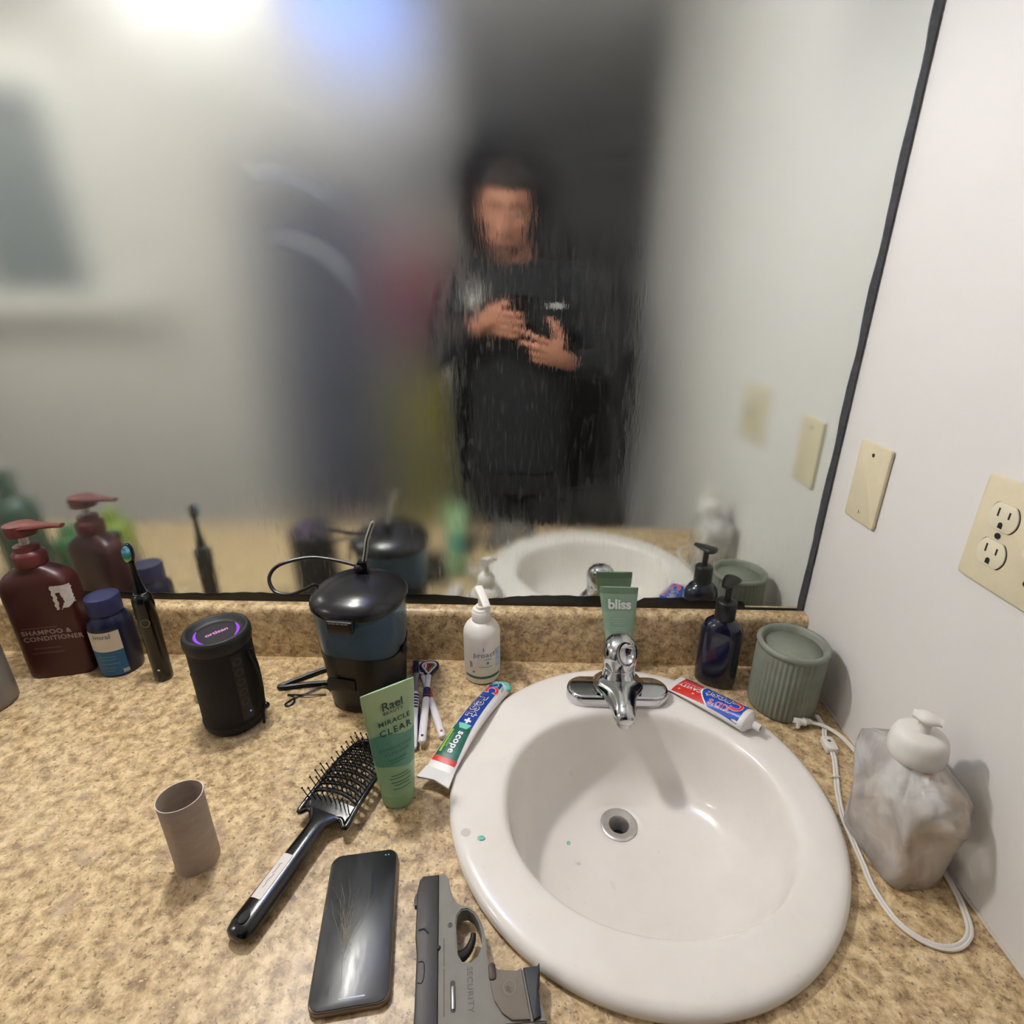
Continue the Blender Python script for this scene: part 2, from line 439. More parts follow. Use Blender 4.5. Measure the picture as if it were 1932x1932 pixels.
# ================================================================== mirror
MX0, MX1, MZ0, MZ1 = CX0, 0.4775, 0.1028, 1.0
def mirror_mat():
    t = NT('fogged_mirror'); co = t.coords()
    sep = t.n('ShaderNodeSeparateXYZ'); t.link(co, sep.inputs[0]); X, Z = sep.outputs[0], sep.outputs[2]
    drip = t.noise(t.mapping(co, (85, 1, 17)), 1.0, 4, 0.65, 0.3)           # vertical runs of water
    drip2 = t.noise(t.mapping(co, (210, 1, 34), (4, 0, 2)), 1.0, 3, 0.6, 0.2)
    soft = t.noise(co, 9.0, 3, 0.6)
    def blob(cx, cz, rx, rz, s0, s1, nz=None, amp=0.0):
        a = t.math('DIVIDE', t.math('SUBTRACT', X, cx), rx); b = t.math('DIVIDE', t.math('SUBTRACT', Z, cz), rz)
        d = t.math('SQRT', t.math('ADD', t.math('MULTIPLY', a, a), t.math('MULTIPLY', b, b)))
        if nz is not None:
            d = t.math('ADD', d, t.math('MULTIPLY', t.math('SUBTRACT', nz, 0.5), amp))
        return t.smooth(d, s1, s0)
    body = blob(0.00, 0.47, 0.165, 0.25, 0.55, 1.15, drip, 1.1)              # wiped and dripping patch before the man
    head = blob(-0.036, 0.715, 0.075, 0.105, 0.35, 1.25, soft, 0.4)
    low = t.smooth(t.math('ADD', Z, t.math('MULTIPLY', t.math('SUBTRACT', drip, 0.5), 0.16)), 0.36, 0.20)
    right = t.smooth(t.math('ADD', X, t.math('MULTIPLY', t.math('SUBTRACT', soft, 0.5), 0.1)), 0.05, 0.36)
    lowr = t.math('MULTIPLY', t.smooth(X, 0.0, 0.14), t.smooth(Z, 0.36, 0.16))
    def mx(a, b): return t.math('MAXIMUM', a, b)
    top = blob(-0.34, 0.96, 0.22, 0.10, 0.3, 1.0, soft, 0.6)
    clear = mx(t.math('MULTIPLY', top, 0.35), mx(mx(mx(body, t.math('MULTIPLY', head, 0.88)), t.math('MULTIPLY', low, t.math('MULTIPLY_ADD', t.smooth(X, -0.70, -0.10), 0.30, 0.32))),
               mx(t.math('MULTIPLY', right, 0.02), t.math('MULTIPLY', lowr, 0.66))))
    # swipes of a hand at the upper left: arcs
    def arc(cx, cz, r, wd, x0, x1):
        a = t.math('SUBTRACT', X, cx); b = t.math('SUBTRACT', Z, cz)
        d = t.math('SQRT', t.math('ADD', t.math('MULTIPLY', a, a), t.math('MULTIPLY', b, b)))
        e = t.smooth(t.math('ABSOLUTE', t.math('SUBTRACT', d, r)), wd, wd*0.35)
        e = t.math('MULTIPLY', e, t.math('MULTIPLY', t.smooth(X, x0-0.02, x0+0.02), t.smooth(X, x1+0.02, x1-0.02)))
        return t.math('MULTIPLY', e, t.smooth(b, 0.0, 0.05))
    arcs = mx(mx(arc(-0.37, 0.56, 0.20, 0.018, -0.37, -0.27), arc(-0.36, 0.55, 0.135, 0.02, -0.36, -0.25)), t.math('MULTIPLY', arc(-0.40, 0.55, 0.30, 0.006, -0.33, -0.26), 0.15))
    # roughness of the reflecting coat of droplets
    haze = t.smooth(t.math('ABSOLUTE', t.math('SUBTRACT', X, -0.28)), 0.42, 0.05)     # thickest fog in front of the towels
    r = t.math('MULTIPLY_ADD', clear, -0.130, t.math('MULTIPLY_ADD', haze, 0.100, 0.140))
    streak = t.math('MULTIPLY', t.smooth(drip2, 0.5, 0.72), t.math('MULTIPLY', mx(body, t.math('MULTIPLY', low, 0.8)), 0.10))
    r = t.math('ADD', r, streak)
    r = t.math('SUBTRACT', r, t.math('MULTIPLY', arcs, 0.10))
    r = t.math('MAXIMUM', r, 0.035)
    # milky share of the fog
    fog = t.math('MULTIPLY_ADD', clear, -0.042, 0.050)
    fog = t.math('ADD', fog, t.math('MULTIPLY', t.math('SUBTRACT', soft, 0.5), 0.04))
    fog = t.math('ADD', fog, t.math('MULTIPLY', arcs, 0.09))
    fog = t.math('ADD', fog, t.math('MULTIPLY', streak, 0.6))
    fog = t.math('MAXIMUM', fog, 0.01)
    gl = t.n('ShaderNodeBsdfGlossy', distribution='BECKMANN'); t.link(r, gl.inputs['Roughness'])
    gl.inputs['Color'].default_value = (0.83, 0.87, 0.83, 1)
    h = t.math('MULTIPLY', t.math('ADD', drip, t.math('MULTIPLY', drip2, 0.5)), mx(body, t.math('MULTIPLY', low, 0.45)))
    t.link(t.bump(h, 0.14, 0.0005), gl.inputs['Normal'])
    g2 = t.n('ShaderNodeBsdfGlossy', distribution='GGX'); g2.inputs['Color'].default_value = (0.83, 0.87, 0.83, 1); g2.inputs['Roughness'].default_value = 0.36
    mg = t.n('ShaderNodeMixShader'); t.link(t.math('MULTIPLY_ADD', clear, -0.045, 0.050), mg.inputs[0]); t.link(gl.outputs[0], mg.inputs[1]); t.link(g2.outputs[0], mg.inputs[2])
    df = t.n('ShaderNodeBsdfDiffuse'); df.inputs['Color'].default_value = (0.80, 0.81, 0.80, 1)
    ms = t.n('ShaderNodeMixShader'); t.link(fog, ms.inputs[0]); t.link(mg.outputs[0], ms.inputs[1]); t.link(df.outputs[0], ms.inputs[2])
    t.link(ms.outputs[0], t.out.inputs[0])
    return t.m
mr = thing('wall_mirror', 'large wall mirror fogged with steam above the backsplash', 'mirror', (0, 0, 0))
G().box(((MX0+MX1)/2, 0.0027, (MZ0+MZ1)/2), (MX1-MX0, 0.0054, MZ1-MZ0)).obj('glass', mirror_mat(), mr, 0)
# blackened lower edge where the silvering has gone
M_BLK = mat('desilvered_edge', (30, 29, 25), 0.3, var=0.3, scale=120)
rnd = random.Random(3)
keys = []; x = MX0
while x < 0.375:
    px = x
    h = max(0.012, min(0.022, 0.0195 + 0.0085*px)) + 0.0012*sin(px*23) + rnd.uniform(-0.0011, 0.0011)
    if -0.14 < px < -0.01: h -= 0.0062*(1-abs((px+0.075)/0.065))
    if 0.17 < px < 0.20: h -= 0.008
    if px > 0.27: h -= 0.006
    keys.append((px, h)); x += 0.013
keys.append((0.378, 0.012)); keys.append((0.380, 0.0045)); keys.append((MX1-0.006, 0.004))
g = G(); n = len(keys)
v = [(x, -0.0007, MZ0) for x, h in keys] + [(x, -0.0007, MZ0 + h) for x, h in keys] + [(x, 0.0, MZ0) for x, h in keys] + [(x, 0.0, MZ0 + h) for x, h in keys]
f = []
for i in range(n-1):
    f += [(i, i+1, n+i+1, n+i), (n+i, n+i+1, 3*n+i+1, 3*n+i), (2*n+i, 3*n+i, 3*n+i+1, 2*n+i+1)]
g.add(v, f); tag(g.obj('blackened_edge', M_BLK, mr, 0), 'blackened uneven lower edge of the glass')
g = G(); zz = [lerp(MZ0, MZ1, i/40) for i in range(41)]
w0 = [0.0075 + rnd.uniform(-0.0007, 0.0007) + 0.001*sin(i*0.9) for i in range(41)]
v = [(MX1-w0[i], -0.0012, zz[i]) for i in range(41)] + [(MX1+0.0008, -0.0012, zz[i]) for i in range(41)] + [(MX1-w0[i], 0.0, zz[i]) for i in range(41)] + [(MX1+0.0008, 0.005, zz[i]) for i in range(41)]
f = []
for i in range(40):
    f += [(i, 41+i, 42+i, i+1), (41+i, 123+i, 124+i, 42+i), (i, i+1, 83+i, 82+i)]
g.add(v, f); tag(g.obj('side_edge', mat('dark_side_edge', (84, 86, 92), 0.35, var=0.25, scale=90), mr, 0), 'dark grey strip along the right edge of the glass')

# ================================================================== vanity light above the mirror
vl = thing('vanity_light', 'vanity light bar with a white and a blue globe above the mirror', 'light', (0, 0, 0))
M_CHR = mat('chrome', (196, 197, 200), 0.10, 1.0, var=0.03)
G().prism(rrect(0.62, 0.09, 0.02), 0, 0.02, 0.004).xform(Matrix.Translation((-0.35, 0.005, 1.09)) @ Matrix.Rotation(pi/2, 4, 'X')).obj('back_plate', M_CHR, vl)
def globe(x, col, st, z=1.046, r=0.044):
    t = NT('globe_' + ('blue' if col[0] < 0.5 else 'white'))
    e = t.n('ShaderNodeEmission'); e.inputs[0].default_value = col + (1,); e.inputs[1].default_value = st
    t.link(e.outputs[0], t.out.inputs[0])
    g_ = G(); g_.tube(spline([(x, -0.012, 1.095), (x, -0.060, 1.105), (x, -0.092, 1.085), (x, -0.092, z + r + 0.012)], 6), 0.009, 12); g_.obj('arm', M_CHR, vl)
    G().lathe([(0.014, z + r - 0.006), (0.020, z + r), (0.020, z + r + 0.016), (0.010, z + r + 0.02)], 24, (x, -0.092, 0)).obj('socket', M_CHR, vl)
    return G().sphere((x, -0.092, z), r, 24, 16).obj('globe', t.m, vl)
globe(-0.455, (1.0, 0.972, 0.925), BULB_WHITE)
globe(-0.245, (0.03, 0.20, 1.0), BULB_BLUE, 1.050, 0.026)

# unseen dome light, added to brighten the left part of the rear wall
cl_ = thing('added_fill_light', 'unseen white dome light added on the ceiling to brighten the rear wall', 'light', (-2.20, -0.86, ZC))
G().lathe([(0.13, -0.001), (0.135, -0.012), (0.128, -0.020)], 40).obj('rim', M_CHR, cl_)
t = NT('fill_glow'); e = t.n('ShaderNodeEmission'); e.inputs[0].default_value = (1.0, 0.972, 0.93, 1); e.inputs[1].default_value = FILL_DOME
t.link(e.outputs[0], t.out.inputs[0])
G().lathe([(0.124, -0.018), (0.115, -0.036), (0.085, -0.056), (0.045, -0.066), (0.003, -0.069)], 40).obj('dome', t.m, cl_)

# glowing strip added on the rear wall to spread blue in the mirror
glow_strip = thing('added_glow_strip', 'glowing blue strip added on the rear wall to give the mirror its blue glow', 'light', (-0.63, YB, 1.522))
G().box((0, 0.006, 0), (0.34, 0.012, 0.03)).obj('channel', mat('glow_strip_back', (190, 190, 190), 0.4), glow_strip, 0)
t = NT('added_blue_glow'); e = t.n('ShaderNodeEmission'); e.inputs[0].default_value = (0.05, 0.24, 1.0, 1); e.inputs[1].default_value = GLOW_BLUE
t.link(e.outputs[0], t.out.inputs[0])
G().prism(rrect(0.33, 0.022, 0.008), 0, 0.012, 0.004).xform(Matrix.Translation((0, 0.012, 0)) @ Matrix.Rotation(-pi/2, 4, 'X')).obj('diffuser', t.m, glow_strip)

# ================================================================== wall plates
M_IVORY = mat('ivory_plastic', (214, 202, 170), 0.42, var=0.03)
M_SLOT = mat('slot_dark', (34, 28, 26), 0.6)
RW = Matrix.Translation((XR, 0, 0)) @ Matrix(((0, 0, -1, 0), (-1, 0, 0, 0), (0, 1, 0, 0), (0, 0, 0, 1)))  # local x = towards viewer, y = up, z = off the wall
def wall_local(y_edge, z_top, w, h):
    """matrix from plate coordinates (x right as seen, y up, origin at the middle) to the world, on the right wall"""
    return RW @ Matrix.Translation((-(y_edge) + w/2, z_top - h/2, 0))
def plate_prism(w, h):
    return G().prism(rrect(w, h, 0.005), 0.0, 0.0058, 0.0028)
bp = thing('blank_wall_plate', 'small blank ivory wall plate beside the mirror edge', 'wall plate', (0, 0, 0))
Mx = wall_local(-0.0520, 0.4205, 0.070, 0.1143)
plate_prism(0.070, 0.1143).xform(Mx).obj('plate', M_IVORY, bp)
G().lathe([(0.0028, 0.0050), (0.0028, 0.0061)], 14, (0.0, 0.0415, 0)).xform(Mx).obj('screw_hole', M_SLOT, bp)
s = G().lathe([(0.0032, 0.0050), (0.0032, 0.0064), (0.0022, 0.0070)], 14, (0.0, -0.0415, 0)).xform(Mx).obj('screw', M_IVORY, bp)
G().box((0, -0.0415, 0.0068), (0.0009, 0.0048, 0.0008)).xform(Mx).obj('slot', M_SLOT, s)
op = thing('outlet_wall_plate', 'ivory double wall plate with two stacked power sockets', 'wall outlet', (0, 0, 0))
PW = 0.116
Mx = wall_local(-0.2733, 0.4394, PW, 0.1143)
plate_prism(PW, 0.1143).xform(Mx).obj('plate', M_IVORY, op)
M_IVORY2 = mat('ivory_socket', (222, 212, 184), 0.35, var=0.02)
ox = -PW/2 + 0.0345
def sock_outline(r=0.0172):
    o = []
    for i in range(48):
        a = 2*pi*i/48; x, y = r*cos(a), r*sin(a); o.append((x, max(-0.0138, min(0.0138, y))))
    return o
for oy in (0.0195, -0.0195):
    so = G().prism([(ox+x, oy+y) for x, y in sock_outline(0.0180)], 0.0050, 0.00605).xform(Mx).obj('socket_gap', M_SLOT, op)
    so = G().prism([(ox+x, oy+y) for x, y in sock_outline(0.0171)], 0.0050, 0.0074, 0.0008).xform(Mx).obj('socket', M_IVORY2, op)
    G().box((ox-0.0064, oy+0.0042, 0.0072), (0.0019, 0.0088, 0.0009)).xform(Mx).obj('slot', M_SLOT, so)
    G().box((ox+0.0064, oy+0.0042, 0.0072), (0.0019, 0.0070, 0.0009)).xform(Mx).obj('slot', M_SLOT, so)
    gg = G().prism([(ox + 0.0026*cos(a), oy - 0.0076 + 0.0028*sin(a)) for a in [2*pi*i/16 for i in range(16)]], 0.0066, 0.0077)
    gg.box((ox, oy-0.0094, 0.00715), (0.0052, 0.0036, 0.0010)); gg.xform(Mx).obj('ground_hole', M_SLOT, so)
G().lathe([(0.0031, 0.005), (0.0031, 0.0068)], 16, (ox, 0, 0)).xform(Mx).obj('screw', M_SLOT, op)
# a screw on the second gang
G().lathe([(0.0031, 0.005), (0.0031, 0.0068)], 16, (ox+0.046, -0.030, 0)).xform(Mx).obj('screw', M_SLOT, op)
G().prism(rrect(0.011, 0.024, 0.001, 3, ox+0.046, 0), 0.005, 0.0066).xform(Mx).obj('toggle_slot', M_SLOT, op)
G().box((ox+0.046, 0.004, 0.011), (0.008, 0.012, 0.012)).xform(Mx).obj('toggle', M_IVORY2, op)

# ================================================================== sink and faucet
def porcelain():
    t = NT('white_porcelain'); co = t.coords()
    nz = t.noise(co, 7, 4, 0.6)
    c = t.ramp(nz, [(0.3, srgb((230, 223, 214))), (0.7, srgb((240, 234, 226)))])
    st = t.smooth(t.noise(co, 60, 2, 0.5), 0.70, 0.76)
    c = t.mix(t.math('MULTIPLY', st, 0.12), c, srgb((170, 160, 150)))
    t.principled(Base_Color=c, Roughness=0.22, Coat_Weight=0.3, Coat_Roughness=0.08)
    return t.m
M_PORC = porcelain()
sk = thing('round_sink', 'round white drop-in sink set in the countertop', 'sink', (SX, SY, 0))
BX, BY, BA, BB = 0.008, -0.020, 0.176, 0.156        # basin opening, relative to the sink centre
DX, DY, DZ = -0.005, 0.052, -0.122                   # drain
rings = []; NS = 96
for r, z in ((0.2405, 0.0004), (0.2425, 0.003), (0.2430, 0.007), (0.2415, 0.0115), (0.2370, 0.0150), (0.2310, 0.0164), (0.2240, 0.0166)):
    rings.append(se(0, 0, z, r, r, NS))
def basin(s, z, k, e=2.0):
    """ring at scale s of the opening, its centre moved a share k towards the drain"""
    return se(lerp(BX, DX, k), lerp(BY, DY, k), z, BA*s, BB*s, NS, e)
a0 = rings[-1]; b0 = basin(1.10, 0.0163, 0, 2.12)
for u in (0.5,): rings.append([p.lerp(q, u) for p, q in zip(a0, b0)])
rings.append(b0)
for s, z, k in ((1.07, 0.0159, 0.0), (1.045, 0.0150, 0.0), (1.025, 0.0134, 0.0), (1.010, 0.0110, 0.0), (0.998, 0.0075, 0.0), (0.989, 0.002, 0.0), (0.980, -0.008, 0.0), (0.963, -0.028, 0.01), (0.940, -0.050, 0.02),
                (0.905, -0.070, 0.05), (0.855, -0.085, 0.09), (0.785, -0.096, 0.15), (0.70, -0.103, 0.23), (0.58, -0.109, 0.38), (0.44, -0.1145, 0.56), (0.32, -0.118, 0.76), (0.22, -0.1202, 0.94)):
    rings.append(basin(s, z, k, 2.12))
rings.append(se(DX, DY, -0.1212, 0.0275, 0.0275, NS))
rings.append(se(DX, DY, -0.1222, 0.0265, 0.0265, NS))
inner = [r for r in rings]
G().loft(rings, False, False).obj('basin', M_PORC, sk, 60)
# the outside of the bowl under the counter
outs = [se(0, 0, 0.0004, 0.2405, 0.2405, NS), se(0, 0, -0.0005, 0.212, 0.212, NS)] + [basin(s, z-0.012, k) for s, z, k in ((1.06, -0.02, 0), (1.02, -0.06, 0.02), (0.9, -0.1, 0.12), (0.4, -0.128, 0.8), (0.17, -0.132, 1.0))]
G().loft(outs, False, False).obj('underside', M_PORC, sk, 60)
dr = G().lathe([(0.0272, -0.1214), (0.0272, -0.1202), (0.0258, -0.1192), (0.0220, -0.1194), (0.0150, -0.1206), (0.0135, -0.1235), (0.0132, -0.16)], 40, (DX, DY, 0), False, False)
dr.obj('drain_flange', mat('drain_steel', (206, 202, 198), 0.38, 0.85, var=0.08), sk)
G().lathe([(0.0167, -0.150), (0.012, -0.150), (0.002, -0.149)], 32, (DX, DY, 0)).obj('drain_throat', mat('drain_dark', (60, 68, 80), 0.4, 0.3), sk)

fc = thing('faucet', 'chrome single-lever faucet on the back deck of the sink', 'faucet', (0.146, -0.126, 0.0164))
def stadium(w, d, n=20):
    o = []
    for i in range(n + 1):
        a = -pi/2 + pi*i/n; o.append((w/2 - d/2 + d/2*cos(a), d/2*sin(a)))
    for i in range(n + 1):
        a = pi/2 + pi*i/n; o.append((-w/2 + d/2 + d/2*cos(a), d/2*sin(a)))
    return o
g = G(); S0 = stadium(0.160, 0.054)
g.loft([[(x, y, z) for x, y in inset(S0, d)] for d, z in ((0.0005, 0), (0, 0.001), (0, 0.013), (0.0012, 0.0165), (0.0035, 0.0182), (0.006, 0.0186))])
g.obj('base_plate', M_CHR, fc)
# saddle flowing from the plate into the body and spout
g = G()
secs = []
for t_, y, w_, h0, h1 in ((0, 0.024, 0.024, 0.012, 0.030), (0.15, 0.014, 0.036, 0.012, 0.043), (0.3, 0.0, 0.040, 0.012, 0.046), (0.45, -0.016, 0.036, 0.011, 0.047),
                          (0.6, -0.030, 0.026, 0.009, 0.046), (0.75, -0.046, 0.0205, 0.010, 0.044), (0.85, -0.062, 0.0180, 0.012, 0.041),
                          (0.93, -0.074, 0.0165, 0.014, 0.037), (0.98, -0.0815, 0.0125, 0.016, 0.0325), (1.0, -0.084, 0.006, 0.019, 0.0275)):
    ring = []
    for i in range(28):
        a = 2*pi*i/28; c, s_ = cos(a), sin(a)
        ring.append((w_*math.copysign(abs(c)**0.8, c) * (1.0 if s_ < 0 else lerp(1.0, 0.55, s_)), y, (h0+h1)/2 + (h1-h0)/2*math.copysign(abs(s_)**0.8, s_)))
    secs.append(ring)
g.loft(secs).obj('spout', M_CHR, fc, 60)
G().lathe([(0.0105, 0.006), (0.0105, 0.014), (0.009, 0.016)], 20, (0, -0.068, 0)).obj('aerator', M_CHR, fc)
G().lathe([(0.026, 0.036), (0.0255, 0.046), (0.0240, 0.056), (0.0245, 0.0575), (0.0245, 0.0600), (0.0235, 0.061)], 36, (0, 0.002, 0)).obj('body', M_CHR, fc)
# lever: a hooded dome, scooped open towards the user
lev = G()
rr_ = []
for z, a, b, yo in ((0.061, 0.0245, 0.0245, 0.002), (0.070, 0.0262, 0.0265, 0.002), (0.080, 0.0272, 0.0275, 0.002), (0.089, 0.0265, 0.0262, 0.003), (0.097, 0.0235, 0.0225, 0.005),
                    (0.103, 0.0180, 0.0170, 0.007), (0.1065, 0.0110, 0.0105, 0.008), (0.1078, 0.004, 0.004, 0.009)):
    rr_.append(se(0, yo, z, a, b, 36))
lev.loft(rr_)
lo = lev.obj('lever', M_CHR, fc, 60)
cut = G().sphere((0.007, -0.025, 0.0985), (0.0190, 0.022, 0.023), 28, 18, Matrix.Rotation(0.35, 3, 'X')).obj('cut', M_CHR, fc)
bpy.context.view_layer.update()
md = lo.modifiers.new('b', 'BOOLEAN'); md.object = cut; md.operation = 'DIFFERENCE'; md.solver = 'EXACT'
evaluated(lo); lo.data.set_sharp_from_angle(angle=math.radians(45))
bpy.data.objects.remove(cut)

# ================================================================== bottles at the left
def pump_top(parent, m, z, stem_r, stem_h, head_r, head_h, noz_len, noz_dir=0.0, noz_drop=0.0, m_stem=None):
    """dispenser: stem, head and nozzle"""
    G().lathe([(stem_r, z), (stem_r, z + stem_h)], 20).obj('pump_stem', m_stem or m, parent)
    z1 = z + stem_h
    h = G().lathe([(stem_r*1.3, z1), (head_r*0.96, z1 + head_h*0.18), (head_r, z1 + head_h*0.8), (head_r*0.93, z1 + head_h), (head_r*0.3, z1 + head_h*1.04)], 28).obj('pump_head', m, parent)
    g = G(); secs = []
    for u in [i/8 for i in range(9)]:
        x = lerp(head_r*0.1, noz_len, u); hw = lerp(head_r*0.98, head_r*0.30, min(1, u*1.3)); th = lerp(head_h*0.26, head_h*0.15, u)
        zc = z1 + head_h*0.84 - noz_drop*u*u
        secs.append([(x, hw*cos(a), zc + th*sin(a)) for a in [2*pi*i/16 for i in range(16)]])
    g.loft(secs).xform(Matrix.Rotation(noz_dir, 4, 'Z')).obj('pump_nozzle', m, parent)
    return h

# --- maroon shampoo bottle
M_MAR = mat('maroon_plastic', (64, 27, 25), 0.38, var=0.08, scale=30)
M_MAR2 = mat('maroon_pump', (98, 44, 42), 0.42, var=0.06, scale=30)
M_MILK = mat('milky_plastic', (206, 200, 194), 0.4, var=0.03)
sh = thing('shampoo_pump_bottle', 'large maroon shampoo and conditioner bottle with pump and torn white sticker', 'bottle', (-0.803, -0.064, 0), 0.24)
SA, SB, SE_ = 0.051, 0.0265, 4.5
rings = []
for z, k, e in ((0.0, 0.93, SE_), (0.003, 0.98, SE_), (0.010, 1.0, SE_), (0.160, 1.0, SE_), (0.172, 0.985, 4.2), (0.181, 0.93, 3.8), (0.190, 0.80, 3.2), (0.197, 0.62, 2.6), (0.202, 0.45, 2.2)):
    rings.append(se(0, 0, z, max(SA*k, 0.0), max(SB*min(1, k*1.04), 0.019 if z < 0.2 else 0.02), 64, e))
rings.append(se(0, 0, 0.205, 0.0195, 0.0195, 64))
G().loft(rings).obj('body', M_MAR, sh, 50)
G().lathe([(0.0215, 0.204), (0.0225, 0.206), (0.0225, 0.222), (0.0215, 0.225), (0.017, 0.229), (0.0165, 0.238), (0.014, 0.239)], 36).obj('collar', M_MAR2, sh)
pump_top(sh, M_MAR2, 0.238, 0.0062, 0.014, 0.0215, 0.022, 0.066, -0.16, 0.0, M_MILK)
M_PALE = mat('pale_print', (150, 128, 120), 0.6)
M_DIM = mat('dim_print', (104, 72, 66), 0.6)
def front(yoff):
    return lambda x, y: Vector((x, -yoff - 0.0004, y))
fS = front(SB)
lettering('SHAMPOO &', 0.0118, fS, M_PALE, sh, 0.03, 1.1, 'LEFT', ox=-0.034, oy=0.090)
lettering('CONDITIONER', 0.0118, fS, M_PALE, sh, 0.03, 1.1, 'LEFT', ox=-0.034, oy=0.078)
for (x0, x1, z) in ((-0.032, 0.02, 0.099), (-0.024, 0.016, 0.060), (-0.030, 0.018, 0.051)):
    quads(fS, x0, x1, z-0.0010, z+0.0010, 2, 1).obj('fine_print', M_DIM, sh, 0)
M_STICK = mat('torn_sticker', (196, 190, 184), 0.55, var=0.12, scale=160)
def fSide(x, z, off=0.0005):
    # follows the rounded body towards its right side; x is the arc position
    q = max(0.0, 1 - min(1.0, abs(x)/SA)**SE_) ** (1/SE_)
    return Vector((x + off*0.5, -SB*q - off, z))
v = []; f = []; NX_, NZ_ = 12, 14
for j in range(NZ_+1):
    z = lerp(0.128, 0.172, j/NZ_)
    for i in range(NX_+1):
        x0 = 0.0275 + 0.0012*sin(j*1.9); x1 = 0.0508 - 0.0006*abs(sin(j*1.3)) if j > 3 else lerp(0.0400, 0.0508, j/3)
        v.append(fSide(lerp(x0, x1, i/NX_), z - 0.10*(lerp(x0, x1, i/NX_)-0.04)))
for j in range(NZ_):
    for i in range(NX_):
        if (3 <= i <= 5 and j < 10) or (i == 6 and j in (4, 5, 6)) or (i > 6 and j < 1): continue
        a_ = j*(NX_+1)+i; f.append((a_, a_+1, a_+NX_+2, a_+NX_+1))
new_obj('sticker', v, f, M_STICK, sh, 0)
# --- grey translucent bottle at the frame's left edge
gb = thing('grey_lotion_bottle', 'grey translucent bottle with a black cap at the far left edge', 'bottle', (-0.8595, -0.160, 0))
M_GREYB = mat('grey_translucent', (118, 112, 104), 0.35, var=0.08, scale=20)
G().lathe([(0.036, 0), (0.0395, 0.003), (0.040, 0.010), (0.040, 0.105), (0.0385, 0.115), (0.033, 0.123), (0.024, 0.128), (0.020, 0.130), (0.020, 0.134)], 48).obj('body', M_GREYB, gb, 50)
M_BLKP = mat('black_plastic', (20, 20, 21), 0.38, var=0.1)
G().lathe([(0.0225, 0.133), (0.0225, 0.154), (0.021, 0.156), (0.004, 0.1565)], 32).obj('cap', M_BLKP, gb)
G().sphere((0.012, -0.0375, 0.082), (0.013, 0.004, 0.013), 20, 10).obj('dark_emblem', M_BLKP, gb)

# --- navy vitamin bottle
M_NAVY = mat('navy_plastic', (20, 25, 48), 0.30, var=0.06, scale=30)
M_NAVYC = mat('navy_cap', (38, 42, 78), 0.45, var=0.05, scale=30)
vb = thing('supplement_bottle', 'short navy screw-cap bottle with white and blue label', 'bottle', (-0.711, -0.0575, 0), 0.30)
VR = 0.0325
G().lathe([(0.029, 0), (VR-0.0008, 0.002), (VR, 0.006), (VR, 0.092), (VR-0.0015, 0.100), (VR-0.007, 0.108), (0.0225, 0.112), (0.0215, 0.114)], 48).obj('body', M_NAVY, vb, 50)
g = G()
rings = []
for r, z in ((0.0235, 0.113), (0.0250, 0.114), (0.0250, 0.141), (0.0240, 0.1435), (0.019, 0.1442), (0.0185, 0.1436), (0.002, 0.1436)):
    rings.append([(r*(1 + (0.012 if (i % 2 and 0.1145 < z < 0.142) else 0))*cos(2*pi*i/72), r*(1 + (0.012 if (i % 2 and 0.1145 < z < 0.142) else 0))*sin(2*pi*i/72), z) for i in range(72)])
g.loft(rings).obj('cap', M_NAVYC, vb, 50)
fm = cylmap(VR, 0, 0, 0.0004)
lb = quads(fm, -0.032, 0.022, 0.004, 0.052, 20, 2).obj('blue_label', mat('blue_label', (34, 92, 134), 0.45, var=0.08, scale=60), vb)
lw = quads(fm, -0.032, 0.022, 0.052, 0.089, 20, 2).obj('white_label', mat('white_label', (206, 196, 178), 0.5, var=0.04), vb)
fm2 = cylmap(VR, 0, 0, 0.0008)
M_INK = mat('dark_ink', (58, 56, 60), 0.6)
M_INKL = mat('pale_ink', (170, 186, 196), 0.6)
lettering('ivoral', 0.012, fm2, mat('grey_ink', (110, 104, 98), 0.6), lw, 0.01, 1.0, ox=-0.004, oy=0.081)
for z, a in ((0.042, 0.013), (0.036, 0.011), (0.028, 0.016), (0.020, 0.009), (0.014, 0.006)):
    quads(fm2, -0.004-a, -0.004+a, z-0.0007, z+0.0007, 8, 1).obj('fine_print', mat('blue_fine_print', (86, 132, 160), 0.6), lb)
quads(fm2, 0.013, 0.022, 0.007, 0.014, 3, 1).obj('print_box', mat('box_print', (170, 172, 168), 0.5, var=0.3, scale=900), lb)

# --- black electric toothbrush
M_GBLK = mat('gloss_black', (9, 9, 10), 0.22, var=0.1, coat=0.15)
eb = thing('electric_toothbrush', 'black electric toothbrush standing upright beside the navy bottle', 'toothbrush', (-0.6185, -0.086, 0), 0.1)
G().lathe([(0.0120, 0), (0.0135, 0.002), (0.0140, 0.010), (0.0142, 0.08), (0.0150, 0.130), (0.0152, 0.152), (0.0140, 0.160), (0.0110, 0.164), (0.0085, 0.166)], 32).obj('handle', M_GBLK, eb, 50)
G().lathe([(0.0100, 0.1655), (0.0104, 0.1665), (0.0100, 0.1675)], 28).obj('chrome_ring', M_CHR, eb)
G().lathe([(0.0088, 0.1675), (0.0078, 0.176), (0.0052, 0.190), (0.0042, 0.204), (0.0040, 0.216), (0.0044, 0.222)], 20).obj('neck', M_GBLK, eb, 50)
hd = G()
